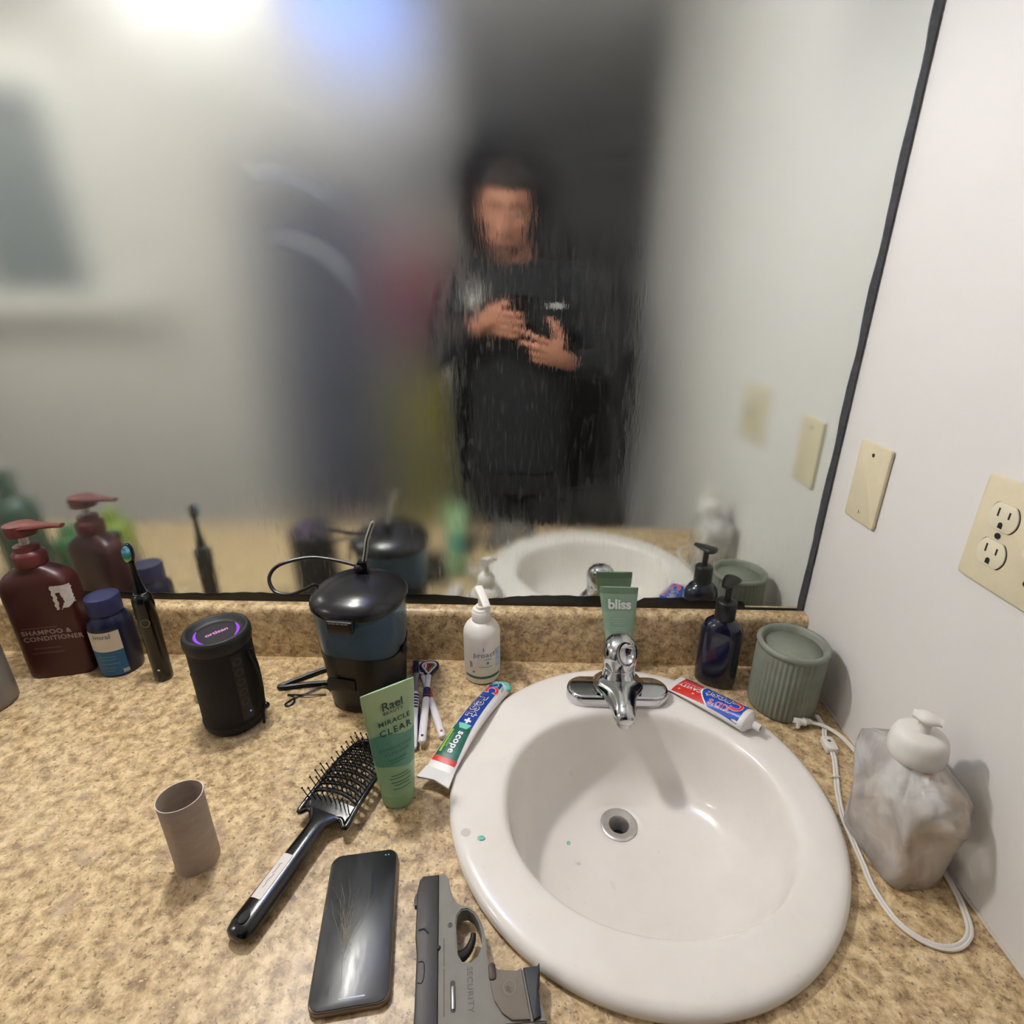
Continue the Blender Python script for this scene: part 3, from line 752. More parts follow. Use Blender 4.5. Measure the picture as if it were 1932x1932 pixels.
hd.loft([[(0.0066*k*cos(a), y, 0.2375 + 0.0155*k*sin(a)*(1 if sin(a) > 0 else 1.1)) for a in [2*pi*i/28 for i in range(28)]] for k, y in ((0.85, 0.0042), (1.0, 0.0030), (1.0, -0.0010), (0.9, -0.0024))]).obj('head', M_GBLK, eb, 50)
t = NT('iridescent_bristles'); co = t.coords()
cr = t.ramp(t.math('FRACT', t.math('MULTIPLY', t.n('ShaderNodeSeparateXYZ').outputs[2], 1.0)), [(0, (0, 0, 0, 1)), (1, (1, 1, 1, 1))])
sp = t.n('ShaderNodeSeparateXYZ'); t.link(co, sp.inputs[0])
cr = t.ramp(t.smooth(sp.outputs[2], 0.222, 0.252), [(0.0, srgb((150, 200, 120))), (0.3, srgb((40, 130, 110))), (0.6, srgb((60, 150, 150))), (0.8, srgb((130, 180, 235))), (1.0, srgb((60, 120, 130)))])
t.principled(Base_Color=cr, Roughness=0.25, Metallic=0.3)
G().loft([[(0.0052*k*cos(a), y, 0.2375 + 0.0135*k*sin(a)) for a in [2*pi*i/24 for i in range(24)]] for k, y in ((0.95, -0.0020), (1.0, -0.0050), (0.9, -0.0095))]).obj('bristles', t.m, eb, 50)
bt = G().xform(Matrix.Identity(4))
fe = cylmap(0.0148, 0, 0.25, 0.0006)
ring = [[fe((0.0062+dr_)*cos(a), 0.118 + (0.0070+dr_)*sin(a)) for a in [2*pi*i/28 for i in range(28)]] for dr_ in (-0.0006, 0.0006)]
G().loft(ring, False, False).obj('button_ring', mat('grey_ring', (120, 120, 118), 0.3, 0.6), eb)
G().sphere(fe(0.0, 0.026), (0.0022, 0.0008, 0.0016), 12, 8).obj('indicator', mat('pale_led', (200, 204, 196), 0.4), eb)

# --- small clear glass behind the speaker
t = NT('clear_glass'); t.principled(Base_Color=(0.95, 0.97, 0.95, 1), Roughness=0.06, Transmission_Weight=1.0, IOR=1.45)
M_GLASS = t.m
cg = thing('small_glass', 'small clear glass half hidden behind the black speaker', 'glass', (-0.512, -0.124, 0))
G().lathe([(0.002, 0.0), (0.021, 0.0), (0.0235, 0.004), (0.0245, 0.050), (0.0235, 0.0505), (0.0225, 0.049), (0.0215, 0.008), (0.002, 0.006)], 36).obj('cup', M_GLASS, cg)

# ================================================================== speaker
t = NT('speaker_mesh'); co = t.coords()
vo = t.n('ShaderNodeTexVoronoi'); t.link(co, vo.inputs['Vector']); vo.inputs['Scale'].default_value = 520
p = t.principled(Base_Color=t.ramp(vo.outputs[0], [(0.2, srgb((15, 15, 16))), (0.6, srgb((7, 7, 8)))]), Roughness=0.8)
t.link(t.bump(vo.outputs[0], 0.5, 0.0008), p.inputs['Normal'])
M_FAB = t.m
M_RUB = mat('black_rubber', (20, 20, 22), 0.55, var=0.12)
spk = thing('bluetooth_speaker', 'black cylindrical fabric speaker with a glowing purple ring on top', 'speaker', (-0.4455, -0.1775, 0), 0.12)
R_ = 0.0435
G().lathe([(0.036, 0.0), (0.040, 0.002), (0.0435, 0.010), (0.0440, 0.018)], 48).obj('foot_ring', M_RUB, spk)
G().lathe([(0.0434, 0.018), (0.0430, 0.022), (0.0430, 0.140), (0.0434, 0.144)], 48, cap0=False, cap1=False).obj('fabric_body', M_FAB, spk)
G().lathe([(0.0440, 0.143), (0.0455, 0.150), (0.0452, 0.158), (0.0432, 0.1635), (0.0405, 0.1650), (0.0378, 0.1635), (0.0345, 0.1590), (0.0300, 0.1570), (0.0290, 0.1570)], 56, cap0=False, cap1=False).obj('top_ring', M_RUB, spk, 60)
t = NT('purple_glow'); co = t.coords(); sp = t.n('ShaderNodeSeparateXYZ'); t.link(co, sp.inputs[0])
e = t.n('ShaderNodeEmission'); e.inputs[0].default_value = (0.42, 0.10, 0.92, 1); e.inputs[1].default_value = 0.9
t.link(e.outputs[0], t.out.inputs[0])
M_PUR = t.m
def arc_ring(a0, a1, r0, r1, z):
    A = [lerp(a0, a1, i/24) for i in range(25)]
    prof_ = [sin(pi*i/24)**0.6 for i in range(25)]
    v = [(r1*cos(a), r1*sin(a), z) for a in A] + [((r1-(r1-r0)*k)*cos(a), (r1-(r1-r0)*k)*sin(a), z) for a, k in zip(A, prof_)]
    return G().add(v, [(i, i+1, 26+i, 25+i) for i in range(24)])
G().lathe([(0.0292, 0.1566), (0.010, 0.1570), (0.001, 0.1572)], 48).obj('top_disc', mat('speaker_disc', (52, 48, 54), 0.3, 0.4, var=0.1, scale=25), spk)
for a0, a1 in ((math.radians(172), math.radians(262)), (math.radians(-22), math.radians(58))):
    arc_ring(a0, a1, 0.0262, 0.0302, 0.1574).obj('light_ring', M_PUR, spk, 0)
t = NT('pink_logo_glow'); e = t.n('ShaderNodeEmission'); e.inputs[0].default_value = (0.95, 0.45, 0.85, 1); e.inputs[1].default_value = 0.75
t.link(e.outputs[0], t.out.inputs[0])
ca, sa = cos(0.72), sin(0.72)
lettering('ortizan', 0.0110, lambda x, y: Vector((x*ca - y*sa, x*sa + y*ca, 0.1578)), t.m, spk, 0.025, 1.0)
fs = cylmap(0.0434, 0, 0.86, 0.0008)
strip = quads(cylmap(0.0434, 0, 0.86, 0.0006), -0.008, 0.008, 0.024, 0.138, 6, 8).obj('button_strip', M_RUB, spk)
for i, z in enumerate((0.125, 0.107, 0.090, 0.073, 0.056)):
    ring = [[fs(r*cos(a), z + r*sin(a)) for a in [2*pi*k/20 for k in range(20)]] for r in (0.0048, 0.0056)]
    G().loft(ring, False, False).obj('button', mat('button_grey', (66, 66, 68), 0.5), strip)
t = NT('blue_led'); e = t.n('ShaderNodeEmission'); e.inputs[0].default_value = (0.15, 0.13, 1.0, 1); e.inputs[1].default_value = 1.6
t.link(e.outputs[0], t.out.inputs[0])
G().sphere(fs(0.004, 0.036), 0.0011, 10, 6).obj('indicator', t.m, strip)
# wrist strap
M_STRAP = mat('black_cord', (16, 16, 17), 0.7, var=0.15)
ph = 1.32
def sp_pt(r, p_, z): return (r*sin(p_), -r*cos(p_), z)
g = G(); g.tube(spline([sp_pt(0.046, ph-0.05, 0.132), sp_pt(0.050, ph, 0.110), sp_pt(0.0525, ph+0.02, 0.080), sp_pt(0.0535, ph, 0.050), sp_pt(0.052, ph-0.03, 0.034)], 6), 0.0024, 8)
g.tube(spline([sp_pt(0.046, ph+0.1, 0.132), sp_pt(0.048, ph+0.2, 0.100), sp_pt(0.0495, ph+0.16, 0.060), sp_pt(0.052, ph-0.0, 0.034)], 6), 0.0022, 8)
g.tube(spline([sp_pt(0.052, ph-0.02, 0.036), sp_pt(0.0490, ph-0.03, 0.018), sp_pt(0.0480, ph-0.05, 0.002)], 5), 0.0023, 8)
so = g.obj('strap', M_STRAP, spk)
G().sphere(sp_pt(0.0555, ph, 0.034), 0.0052, 14, 10).obj('strap_toggle', M_GBLK, so)

# ================================================================== water flosser
wf = thing('water_flosser', 'black countertop water flosser with blue tank and domed lid', 'water flosser', (-0.2575, -0.1015, 0), -0.12)
M_SATB = mat('satin_black', (15, 14, 14), 0.36, var=0.1, scale=20, spec=0.35)
fl = []
def flr(z, a, b, e=2.3): return se(0, 0, z, a, b, 64, e)
G().loft([flr(0.0, 0.052, 0.056), flr(0.003, 0.056, 0.060), flr(0.012, 0.058, 0.062), flr(0.05, 0.0605, 0.0635), flr(0.092, 0.0635, 0.0655), flr(0.093, 0.060, 0.062)]).obj('base', M_SATB, wf, 50)
# the wavy upper rim of the base skin
NW = 64; r0 = flr(0.088, 0.0640, 0.0660); r1 = []
for i, p in enumerate(flr(0.1, 0.0648, 0.0667)):
    a = 2*pi*i/NW; r1.append(Vector((p.x, p.y, 0.100 + 0.0085*cos(2*(a + pi/2) + 0.2))))
G().loft([r0, r1], False, False).obj('base_rim', M_SATB, wf, 60)
t = NT('smoky_blue_tank'); t.principled(Base_Color=srgb((172, 196, 214)), Roughness=0.14, Transmission_Weight=0.88, IOR=1.12)
G().loft([flr(0.094, 0.0632, 0.0652), flr(0.12, 0.0655, 0.0672), flr(0.15, 0.0670, 0.0690), flr(0.176, 0.0688, 0.0705), flr(0.176, 0.0655, 0.0672), flr(0.12, 0.0625, 0.0642), flr(0.096, 0.0605, 0.0625)], False, False).obj('tank', t.m, wf, 60)
M_WATER = mat('blue_core', (46, 76, 116), 0.25, var=0.3, scale=14, trans=0.3)
G().loft([flr(0.0945, 0.050, 0.052), flr(0.118, 0.052, 0.054), flr(0.150, 0.040, 0.050), flr(0.152, 0.038, 0.048)]).obj('tank_core', M_WATER, wf, 60)
G().loft([flr(0.1735, 0.0698, 0.0715), flr(0.1765, 0.0712, 0.0728), flr(0.182, 0.0712, 0.0728), flr(0.189, 0.0665, 0.0680), flr(0.196, 0.0560, 0.0575), flr(0.2015, 0.0400, 0.0410), flr(0.2045, 0.0210, 0.0215), flr(0.205, 0.004, 0.004)]).obj('lid', mat('lid_black', (26, 26, 29), 0.24, var=0.08, scale=20), wf, 60)
cl = G()
cl.prism(rrect(0.040, 0.012, 0.003), 0, 0.020, 0.002).xform(Matrix.Translation((0.002, -0.0735, 0.160)))
cl = cl.obj('lid_clip', M_SATB, wf)
for i in range(5):
    G().box((-0.011 + i*0.0063, -0.0800, 0.1775), (0.0042, 0.0012, 0.0016)).obj('clip_ridge', mat('ridge_shine', (120, 120, 120), 0.15, 0.7), cl)
G().prism(rrect(0.044, 0.022, 0.004), 0, 0.004, 0.001).xform(Matrix.Translation((-0.014, -0.0634, 0.058)) @ Matrix.Rotation(pi/2, 4, 'X')).obj('button_panel', M_SATB, wf)
G().sphere((0.0675, -0.008, 0.092), (0.006, 0.007, 0.007), 16, 10).obj('side_knob', M_SATB, wf)
# hose of the flosser: loop over the lid held by a cable tie
M_CORD = mat('black_cable', (15, 14, 14), 0.4, var=0.1)
fz = lambda x, y, z: (x + 0.0, y, z)
g = G()
g.tube(spline([(0.0, 0.028, 0.206), (-0.020, 0.038, 0.2090), (-0.065, 0.042, 0.214), (-0.100, 0.034, 0.218), (-0.135, 0.012, 0.214), (-0.147, -0.002, 0.198), (-0.135, -0.012, 0.180), (-0.110, -0.012, 0.176), (-0.086, -0.004, 0.184), (-0.0745, 0.002, 0.189), (-0.0745, 0.014, 0.172), (-0.0755, 0.020, 0.150)], 8), 0.0030, 8)
g.obj('hose', M_CORD, wf)
tie = thing('cable_tie', 'black cable tie with a pale painted highlight standing on the flosser lid', 'cable tie', (-0.256, -0.076, 0.2050))
G().box((0, 0, 0.010), (0.015, 0.013, 0.018)).obj('tie_head', M_SATB, tie, 0)
G().sphere((-0.006, -0.003, 0.0075), (0.0085, 0.0075, 0.0085), 14, 10).obj('cable_bundle', M_CORD, tie)
tp_ = spline([(0.002, 0.0, 0.018), (0.006, 0.0, 0.034), (0.010, 0.001, 0.055), (0.018, 0.003, 0.076), (0.0225, 0.004, 0.086)], 5)
g = G()
g.tube(tp_, [0.0036]*(len(tp_)-2) + [0.0028, 0.001], 8, flat=0.25, up=(0, 1, 0))
g.obj('tie_tail', mat('tie_highlight', (172, 168, 156), 0.35, var=0.05), tie)  # pale colour paints the highlight on the black tail
g = G(); g.tube([Vector(p) + Vector((0, -0.0014, 0)) for p in tp_[:-2]], 0.0009, 6); g.obj('tie_dark_line', M_SATB, tie)  # black of the tail between its two painted highlights
# power cord on the counter
pc = G()
pc.tube(spline([(-0.306, -0.072, 0.0045), (-0.340, -0.058, 0.0045), (-0.372, -0.078, 0.0045), (-0.404, -0.104, 0.0045), (-0.408, -0.109, 0.0045), (-0.400, -0.109, 0.0045), (-0.362, -0.100, 0.0045), (-0.318, -0.094, 0.0045)], 6), 0.0042, 8)
o = pc.obj('power_cord', M_CORD); tag(o, 'thick black power cord bent beside the flosser base', 'cord')
g = G(); g.tube(spline([(-0.320, -0.112, 0.002), (-0.336, -0.103, 0.003), (-0.352, -0.116, 0.003), (-0.374, -0.131, 0.002), (-0.383, -0.146, 0.002), (-0.376, -0.149, 0.002), (-0.371, -0.140, 0.002), (-0.378, -0.127, 0.002), (-0.388, -0.124, 0.002), (-0.360, -0.127, 0.0048), (-0.326, -0.121, 0.002)], 6), 0.0014, 7)
tag(g.obj('twist_tie', M_CORD), 'thin black twist tie lying curled beside the flosser', 'twist tie')

# ================================================================== tubes
def crimp_tube(parent, m, base_a, base_b, top_w, h, z0=0.0, top_t=0.0016, lean=(0, 0), n=48, crimp=0.010, base_name='body'):
    """tube standing on its cap: round below, pressed flat above"""
    rings = []; K = 14
    for i in range(K + 1):
        u = i / K; z = z0 + u*(h - z0 - crimp)
        s = u*u*(3 - 2*u)
        a = lerp(base_a, top_w/2, u); b = lerp(base_b, top_t, s**0.9); e = lerp(2.0, 2.4, u)
        rings.append(se(lean[0]*u, lean[1]*u, z, a, b, n, e))
    g = G(); g.loft(rings, True, False)
    top = rings[-1]
    return g, rings
def tube_front(base_a, base_b, top_w, h, z0, crimp, lean, top_t=0.0016):
    def fm(x, z):
        u = max(0, min(1, (z - z0) / (h - z0 - crimp))); s = u*u*(3-2*u)
        a = lerp(base_a, top_w/2, u); b = lerp(base_b, top_t, s**0.9); e = lerp(2.0, 2.4, u)
        q = max(0.0, 1 - abs(x / a) ** e)
        return Vector((lean[0]*u + x, lean[1]*u - b*q ** (1/e) - 0.0010, z))
    return fm
# --- green cleanser tube
def green_tube_mat():
    t = NT('mint_tube'); co = t.coords(); sp = t.n('ShaderNodeSeparateXYZ'); t.link(co, sp.inputs[0])
    wv = t.math('MULTIPLY', t.math('SINE', t.math('MULTIPLY', sp.outputs[0], 75.0)), 0.006)
    z = t.math('ADD', sp.outputs[2], t.math('ADD', wv, t.math('MULTIPLY', sp.outputs[0], -0.10)))
    c = t.ramp(t.smooth(z, 0.0, 0.18), [(0.0, srgb((140, 178, 134))), (0.22, srgb((150, 188, 146)))])
    band = t.math('MULTIPLY', t.smooth(z, 0.064, 0.067), t.smooth(z, 0.112, 0.109))
    c = t.mix(band, srgb((152, 190, 146)), srgb((88, 148, 126)))
    t.principled(Base_Color=c, Roughness=0.34, Subsurface_Weight=0.08)
    return t.m
rt = thing('mint_cleanser_tube', 'mint green cleanser tube standing on its cap beside the hairbrush', 'tube', (-0.1635, -0.3075, 0), math.radians(35))
RA, RB, RTW, RH = 0.0225, 0.0215, 0.0665, 0.176
M_MINT = green_tube_mat()
g, rings = crimp_tube(rt, M_MINT, RA, RB, RTW, RH, 0.022, crimp=0.012)
top = rings[-1]
g.loft([top, [Vector((p.x*1.005, p.y*0.7, RH)) for p in top]], False, True)
g.obj('body', M_MINT, rt, 60)
G().lathe([(0.0190, 0), (0.0205, 0.0015), (0.0210, 0.004), (0.0216, 0.021), (0.0205, 0.0225)], 44).obj('cap', mat('mint_cap', (148, 192, 142), 0.3, var=0.03, trans=0.15), rt)
fr = tube_front(RA, RB, RTW, RH, 0.022, 0.012, (0, 0))
M_GINK = mat('forest_ink', (44, 74, 62), 0.6); M_GINK2 = mat('forest_ink_faint', (66, 112, 92), 0.6)
lettering('Rael', 0.0160, fr, M_GINK, rt, 0.010, 1.0, oy=0.1505, ox=0.003)
lettering('BEAUTY', 0.0062, fr, M_GINK, rt, 0.01, 1.2, oy=0.1415, ox=0.003)
lettering('MIRACLE', 0.0090, fr, M_GINK, rt, 0.014, 1.18, oy=0.1285, ox=0.003)
lettering('CLEAR', 0.0116, fr, M_GINK, rt, 0.014, 1.28, oy=0.1160, ox=0.003)
lettering('EXFOLIATING', 0.0058, fr, M_GINK2, rt, 0.01, 1.2, oy=0.0935)
lettering('CLEANSER', 0.0058, fr, M_GINK2, rt, 0.01, 1.2, oy=0.0865)
for z, w_ in ((0.078, 0.013), (0.074, 0.010), (0.056, 0.012), (0.052, 0.014), (0.046, 0.013), (0.042, 0.010), (0.036, 0.012)):
    quads(fr, -w_, w_*0.9, z-0.0006, z+0.0006, 8, 1).obj('fine_print', M_GINK2, rt)
# --- sage tube behind the faucet
bt_ = thing('sage_cream_tube', 'sage green cream tube standing behind the faucet against the backsplash', 'tube', (0.1640, -0.0385, 0), -0.02)
t = NT('sage_tube'); co = t.coords()
c = t.ramp(t.noise(co, 30, 2), [(0.3, srgb((134, 162, 138))), (0.7, srgb((146, 172, 148)))])
t.principled(Base_Color=c, Roughness=0.4); M_SAGE = t.m
lean = (-0.0095, 0.0115)
g, rings = crimp_tube(bt_, M_SAGE, 0.0190, 0.0128, 0.0640, 0.158, 0.018, lean=lean, crimp=0.010)
top = rings[-1]
g.obj('body', M_SAGE, bt_, 60)
cr_ = [[Vector((p.x, lean[1] + (p.y-lean[1])*1.25, z)) for p in top] for z in (0.1465, 0.158)]
G().loft(cr_).obj('crimp', mat('sage_crimp', (118, 146, 122), 0.42), bt_, 60)
G().lathe([(0.0155, 0), (0.0172, 0.002), (0.0180, 0.018)], 40, sy=0.70).obj('cap', mat('sage_cap', (126, 154, 132), 0.4), bt_)
fb = tube_front(0.0190, 0.0128, 0.0640, 0.158, 0.018, 0.010, lean)
lettering('bliss', 0.0235, fb, mat('white_print', (226, 230, 224), 0.5), bt_, 0.035, 0.98, oy=0.1270, ox=0.0010)
for z, w_ in ((0.102, 0.012), (0.098, 0.014), (0.094, 0.010), (0.086, 0.014), (0.082, 0.014), (0.074, 0.008)):
    quads(fb, -w_, w_, z-0.0007, z+0.0007, 6, 1).obj('fine_print', mat('sage_print', (166, 188, 168), 0.5), bt_)

# --- white pump bottle
M_WHT = mat('white_plastic', (230, 224, 216), 0.34, var=0.02)
pb = thing('white_pump_bottle', 'white pump bottle with a green band near its base', 'bottle', (-0.0740, -0.0575, 0), 0.05)
PR = 0.0308
G().lathe([(0.026, 0), (PR-0.0012, 0.0015), (PR, 0.006), (PR, 0.088), (PR-0.001, 0.094), (PR-0.0045, 0.101), (PR-0.010, 0.107), (0.0150, 0.111)], 52).obj('body', M_WHT, pb, 50)
G().lathe([(0.0152, 0.103), (0.0158, 0.104), (0.0158, 0.127), (0.0145, 0.1285), (0.0140, 0.1290), (0.0135, 0.132), (0.0090, 0.133), (0.0088, 0.137), (0.006, 0.1375)], 40).obj('collar', M_WHT, pb, 50)
G().lathe([(0.0052, 0.137), (0.0048, 0.150)], 20).obj('pump_stem', mat('cream_plastic', (232, 224, 190), 0.4), pb)
g = G(); secs = []
for u in [i/10 for i in range(11)]:
    y = lerp(0.010, -0.032, u); hw = lerp(0.0075, 0.0062, u); hh = lerp(0.0085, 0.0030, u); zc = lerp(0.1600, 0.1500, u*u)
    secs.append([(hw*math.copysign(abs(cos(a))**0.6, cos(a)), y, zc + hh*math.copysign(abs(sin(a))**0.6, sin(a))) for a in [2*pi*i/20 for i in range(20)]])
g.loft(secs).xform(Matrix.Rotation(0.35, 4, 'Z')).obj('pump_head', M_WHT, pb, 50)
fp = cylmap(PR, 0, 0, 0.0005)
M_BLUEI = mat('slate_ink', (110, 124, 146), 0.6)
lettering('proactiv', 0.0138, fp, M_BLUEI, pb, 0.0, 1.05, ox=0.010, oy=0.0600)
quads(fp, -0.031, 0.036, 0.0130, 0.0175, 24, 1).obj('green_band', mat('green_band', (48, 112, 92), 0.45), pb)
quads(fp, 0.026, 0.044, 0.030, 0.066, 8, 4).obj('blue_patch', mat('blue_patch', (176, 198, 220), 0.5, var=0.2, scale=140), pb)
for z, x0, x1 in ((0.0510, 0.004, 0.017), (0.0365, -0.004, 0.018)):
    quads(fp, x0, x1, z-0.0005, z+0.0005, 8, 1).obj('fine_print', M_BLUEI, pb)
for x0, x1, z0, z1 in ((0.0085, 0.0125, 0.0415, 0.0460), (-0.0205, -0.0185, 0.034, 0.046), (-0.0175, -0.0160, 0.034, 0.046), (-0.016, -0.0115, 0.0245, 0.0280), (0.003, 0.0045, 0.068, 0.074)):
    quads(fp, x0, x1, z0, z1, 3, 1).obj('print_mark', mat('grey_mark', (128, 132, 134), 0.6), pb)

# --- navy pump bottle at the right
nb = thing('navy_pump_bottle', 'navy blue pump bottle with black pump between faucet and green warmer', 'bottle', (0.3225, -0.0605, 0), -0.42)
t = NT('cobalt_plastic'); t.principled(Base_Color=srgb((26, 30, 62)), Roughness=0.14, Coat_Weight=0.4)
M_COB = mat('cobalt_plastic', (19, 21, 42), 0.18, var=0.08, scale=15, coat=0.4)
rings = [se(0, 0, z, a, b, 48, e) for z, a, b, e in ((0, 0.0300, 0.0215, 2.4), (0.003, 0.0325, 0.0235, 2.4), (0.010, 0.0330, 0.0240, 2.4), (0.095, 0.0330, 0.0240, 2.4), (0.106, 0.0315, 0.0232, 2.3), (0.114, 0.0270, 0.0210, 2.2), (0.120, 0.0200, 0.0175, 2.1), (0.124, 0.0150, 0.0145, 2.0), (0.130, 0.0140, 0.0140, 2.0))]
G().loft(rings).obj('body', M_COB, nb, 50)
G().lathe([(0.0155, 0.124), (0.0160, 0.126), (0.0158, 0.154), (0.0140, 0.156), (0.0060, 0.157), (0.0058, 0.160)], 36).obj('collar', M_BLKP, nb, 50)
G().lathe([(0.0050, 0.158), (0.0050, 0.186)], 18).obj('pump_stem', M_BLKP, nb)
g = G(); secs = []
for u in [i/10 for i in range(11)]:
    x = lerp(-0.017, 0.024, u); hw = lerp(0.0135, 0.0055, u*u) * (0.6 if u == 0 else 1); hh = lerp(0.0065, 0.0030, u) * (0.6 if u == 0 else 1); zc = lerp(0.1905, 0.1905, u)
    secs.append([(x, hw*cos(a), zc + hh*sin(a)) for a in [2*pi*i/18 for i in range(18)]])
g.loft(secs).xform(Matrix.Rotation(math.radians(-128) + 0.42, 4, 'Z')).obj('pump_head', M_BLKP, nb, 60)
qm = lambda x, y: Vector((0.0326*cos(x), 0.0246*sin(x), y))
quads(lambda x, y: Vector((0.0334*cos(x), 0.0244*sin(x), y)), -0.55, -0.25, 0.066, 0.084, 5, 2).obj('label_edge', mat('silver_label', (150, 152, 160), 0.3, 0.3), nb)

# ================================================================== green ribbed wax warmer
ww = thing('wax_warmer', 'sage green ribbed ceramic wax warmer with white cord in the corner', 'wax warmer', (0.4105, -0.1150, 0))
t = NT('sage_ceramic'); co = t.coords()
c = t.ramp(t.noise(co, 50, 3), [(0.3, srgb((122, 126, 113))), (0.7, srgb((133, 137, 123)))])
t.principled(Base_Color=c, Roughness=0.48); M_CERA = t.m
NR = 176
def ribbed(r, z, d=0.0011):
    return [(r + d*cos(44*2*pi*i/NR))*1.0 for i in range(NR)], z
rings = []
for r, z, d in ((0.046, 0.0, 0.0), (0.0480, 0.002, 0.0006), (0.0488, 0.006, 0.0012), (0.0488, 0.106, 0.0012), (0.0482, 0.108, 0.0004), (0.0480, 0.109, 0)):
    rings.append([((r + d*cos(44*2*pi*i/NR))*cos(2*pi*i/NR), (r + d*cos(44*2*pi*i/NR))*sin(2*pi*i/NR), z) for i in range(NR)])
G().loft(rings).obj('body', M_CERA, ww, 80)
G().lathe([(0.0470, 0.108), (0.0505, 0.110), (0.0520, 0.1135), (0.0515, 0.1170), (0.0490, 0.1195), (0.0460, 0.1195), (0.0435, 0.1165), (0.0405, 0.1060), (0.0375, 0.0960), (0.0260, 0.0900), (0.003, 0.0890)], 64, cap0=False).obj('dish', M_CERA, ww, 80)
G().lathe([(0.0385, 0.0990), (0.0380, 0.0996), (0.002, 0.0996)], 48).obj('wax', mat('dark_wax', (74, 82, 82), 0.12, var=0.08, scale=20, coat=0.3), ww)
M_WCORD = mat('white_cable', (222, 216, 206), 0.45, var=0.03)
rel = lambda p: (p[0]-0.4105, p[1]+0.1150, p[2])
def flat_cord(pts, r=0.0019, k=8):
    P = [Vector(rel(p)) for p in spline(pts, k)]; g = G()
    for s_ in (-1, 1):
        Q = []
        for i, p in enumerate(P):
            tn = (P[min(i+1, len(P)-1)] - P[max(i-1, 0)]).normalized(); side = tn.cross(Vector((0, 0, 1)))
            side = side.normalized() if side.length > 1e-5 else Vector((1, 0, 0))
            Q.append(p + side * r * 0.85 * s_)
        g.tube(Q, r, 7)
    return g
g = flat_cord([(0.4500, -0.1500, 0.008), (0.4520, -0.170, 0.004), (0.4450, -0.186, 0.004), (0.4420, -0.196, 0.005)])
gg = flat_cord([(0.4395, -0.217, 0.005), (0.4360, -0.232, 0.0030), (0.4230, -0.262, 0.0022), (0.4120, -0.287, 0.0022), (0.4000, -0.322, 0.0022), (0.3945, -0.355, 0.0022), (0.3900, -0.384, 0.0022), (0.3860, -0.408, 0.0022), (0.3890, -0.440, 0.0022), (0.4010, -0.458, 0.0022),
                (0.4200, -0.467, 0.0022), (0.4400, -0.4645, 0.0022), (0.4580, -0.452, 0.0022), (0.4680, -0.432, 0.0024), (0.4740, -0.405, 0.0035), (0.4762, -0.37, 0.004), (0.4764, -0.33, 0.004), (0.4760, -0.28, 0.004), (0.4740, -0.225, 0.004), (0.4660, -0.190, 0.006), (0.4500, -0.172, 0.008), (0.4335, -0.1655, 0.009)])
g.add(gg.v, gg.f); g.obj('cord', M_WCORD, ww)
sw = G().prism(rrect(0.017, 0.026, 0.004), 0, 0.011, 0.0025).xform(Matrix.Translation(rel((0.4405, -0.2075, 0.0005))) @ Matrix.Rotation(-0.10, 4, 'Z')).obj('cord_switch', M_WCORD, ww)
G().lathe([(0.0024, 0.0108), (0.0024, 0.0118), (0.001, 0.012)], 14, rel((0.4408, -0.2050, 0))).obj('switch_button', mat('grey_button', (92, 88, 86), 0.5), sw)
Mp = Matrix.Translation(rel((0.4200, -0.1655, 0.0095))) @ Matrix.Rotation(0.05, 4, 'Z')
g = G(); g.loft([[(x, yy*w_, zz*h_) for yy, zz in [(cos(a), sin(a)) for a in [2*pi*i/16 for i in range(16)]]] for x, w_, h_ in ((0.014, 0.0042, 0.0040), (0.006, 0.0052, 0.0048), (0.0045, 0.0072, 0.0062), (0.002, 0.0072, 0.0062), (0.0005, 0.0058, 0.0055), (-0.006, 0.0075, 0.0060), (-0.0085, 0.0122, 0.0068), (-0.0115, 0.0128, 0.0068), (-0.0120, 0.010, 0.006))])
pl = g.xform(Mp).obj('plug', M_WCORD, ww, 50)
for s_ in (-1, 1):
    G().box((-0.0180, 0.0062*s_, 0), (0.0130, 0.0014, 0.0060)).xform(Mp).obj('prong', mat('prong_metal', (180, 176, 168), 0.25, 1.0), pl)
g = G(); g.tube(spline([rel((0.416, -0.262, 0.0046)), rel((0.421, -0.2635, 0.0062)), rel((0.428, -0.262, 0.0046)), rel((0.423, -0.2600, 0.001))], 5, True), 0.0010, 6, True); g.obj('cord_tie', M_WCORD, ww)

# ================================================================== collapsed clear soap bottle
sp_ = thing('clear_soap_bottle', 'crumpled clear soap pump bottle with a little amber soap beside the wall', 'bottle', (0.4325, -0.3600, 0), 0.0)
t = NT('cloudy_clear_plastic'); co = t.coords()
df = t.n('ShaderNodeBsdfDiffuse'); df.inputs[0].default_value = (0.92, 0.91, 0.89, 1)
gl = t.n('ShaderNodeBsdfGlossy'); gl.inputs['Color'].default_value = (0.95, 0.95, 0.95, 1); gl.inputs['Roughness'].default_value = 0.10
t.link(t.bump(t.noise(co, 28, 3, 0.6, 0.5), 0.16, 0.01), gl.inputs['Normal'])
tr = t.n('ShaderNodeBsdfTransparent'); tr.inputs[0].default_value = (0.985, 0.98, 0.97, 1)
fz_ = t.smooth(t.noise(t.mapping(co, (1, 1, 0.7)), 26, 3, 0.6, 0.6), 0.35, 0.68)
m1 = t.n('ShaderNodeMixShader'); t.link(t.math('MULTIPLY_ADD', fz_, -0.16, 0.68), m1.inputs[0]); t.link(df.outputs[0], m1.inputs[1]); t.link(tr.outputs[0], m1.inputs[2])
fr_ = t.n('ShaderNodeFresnel'); fr_.inputs[0].default_value = 1.45
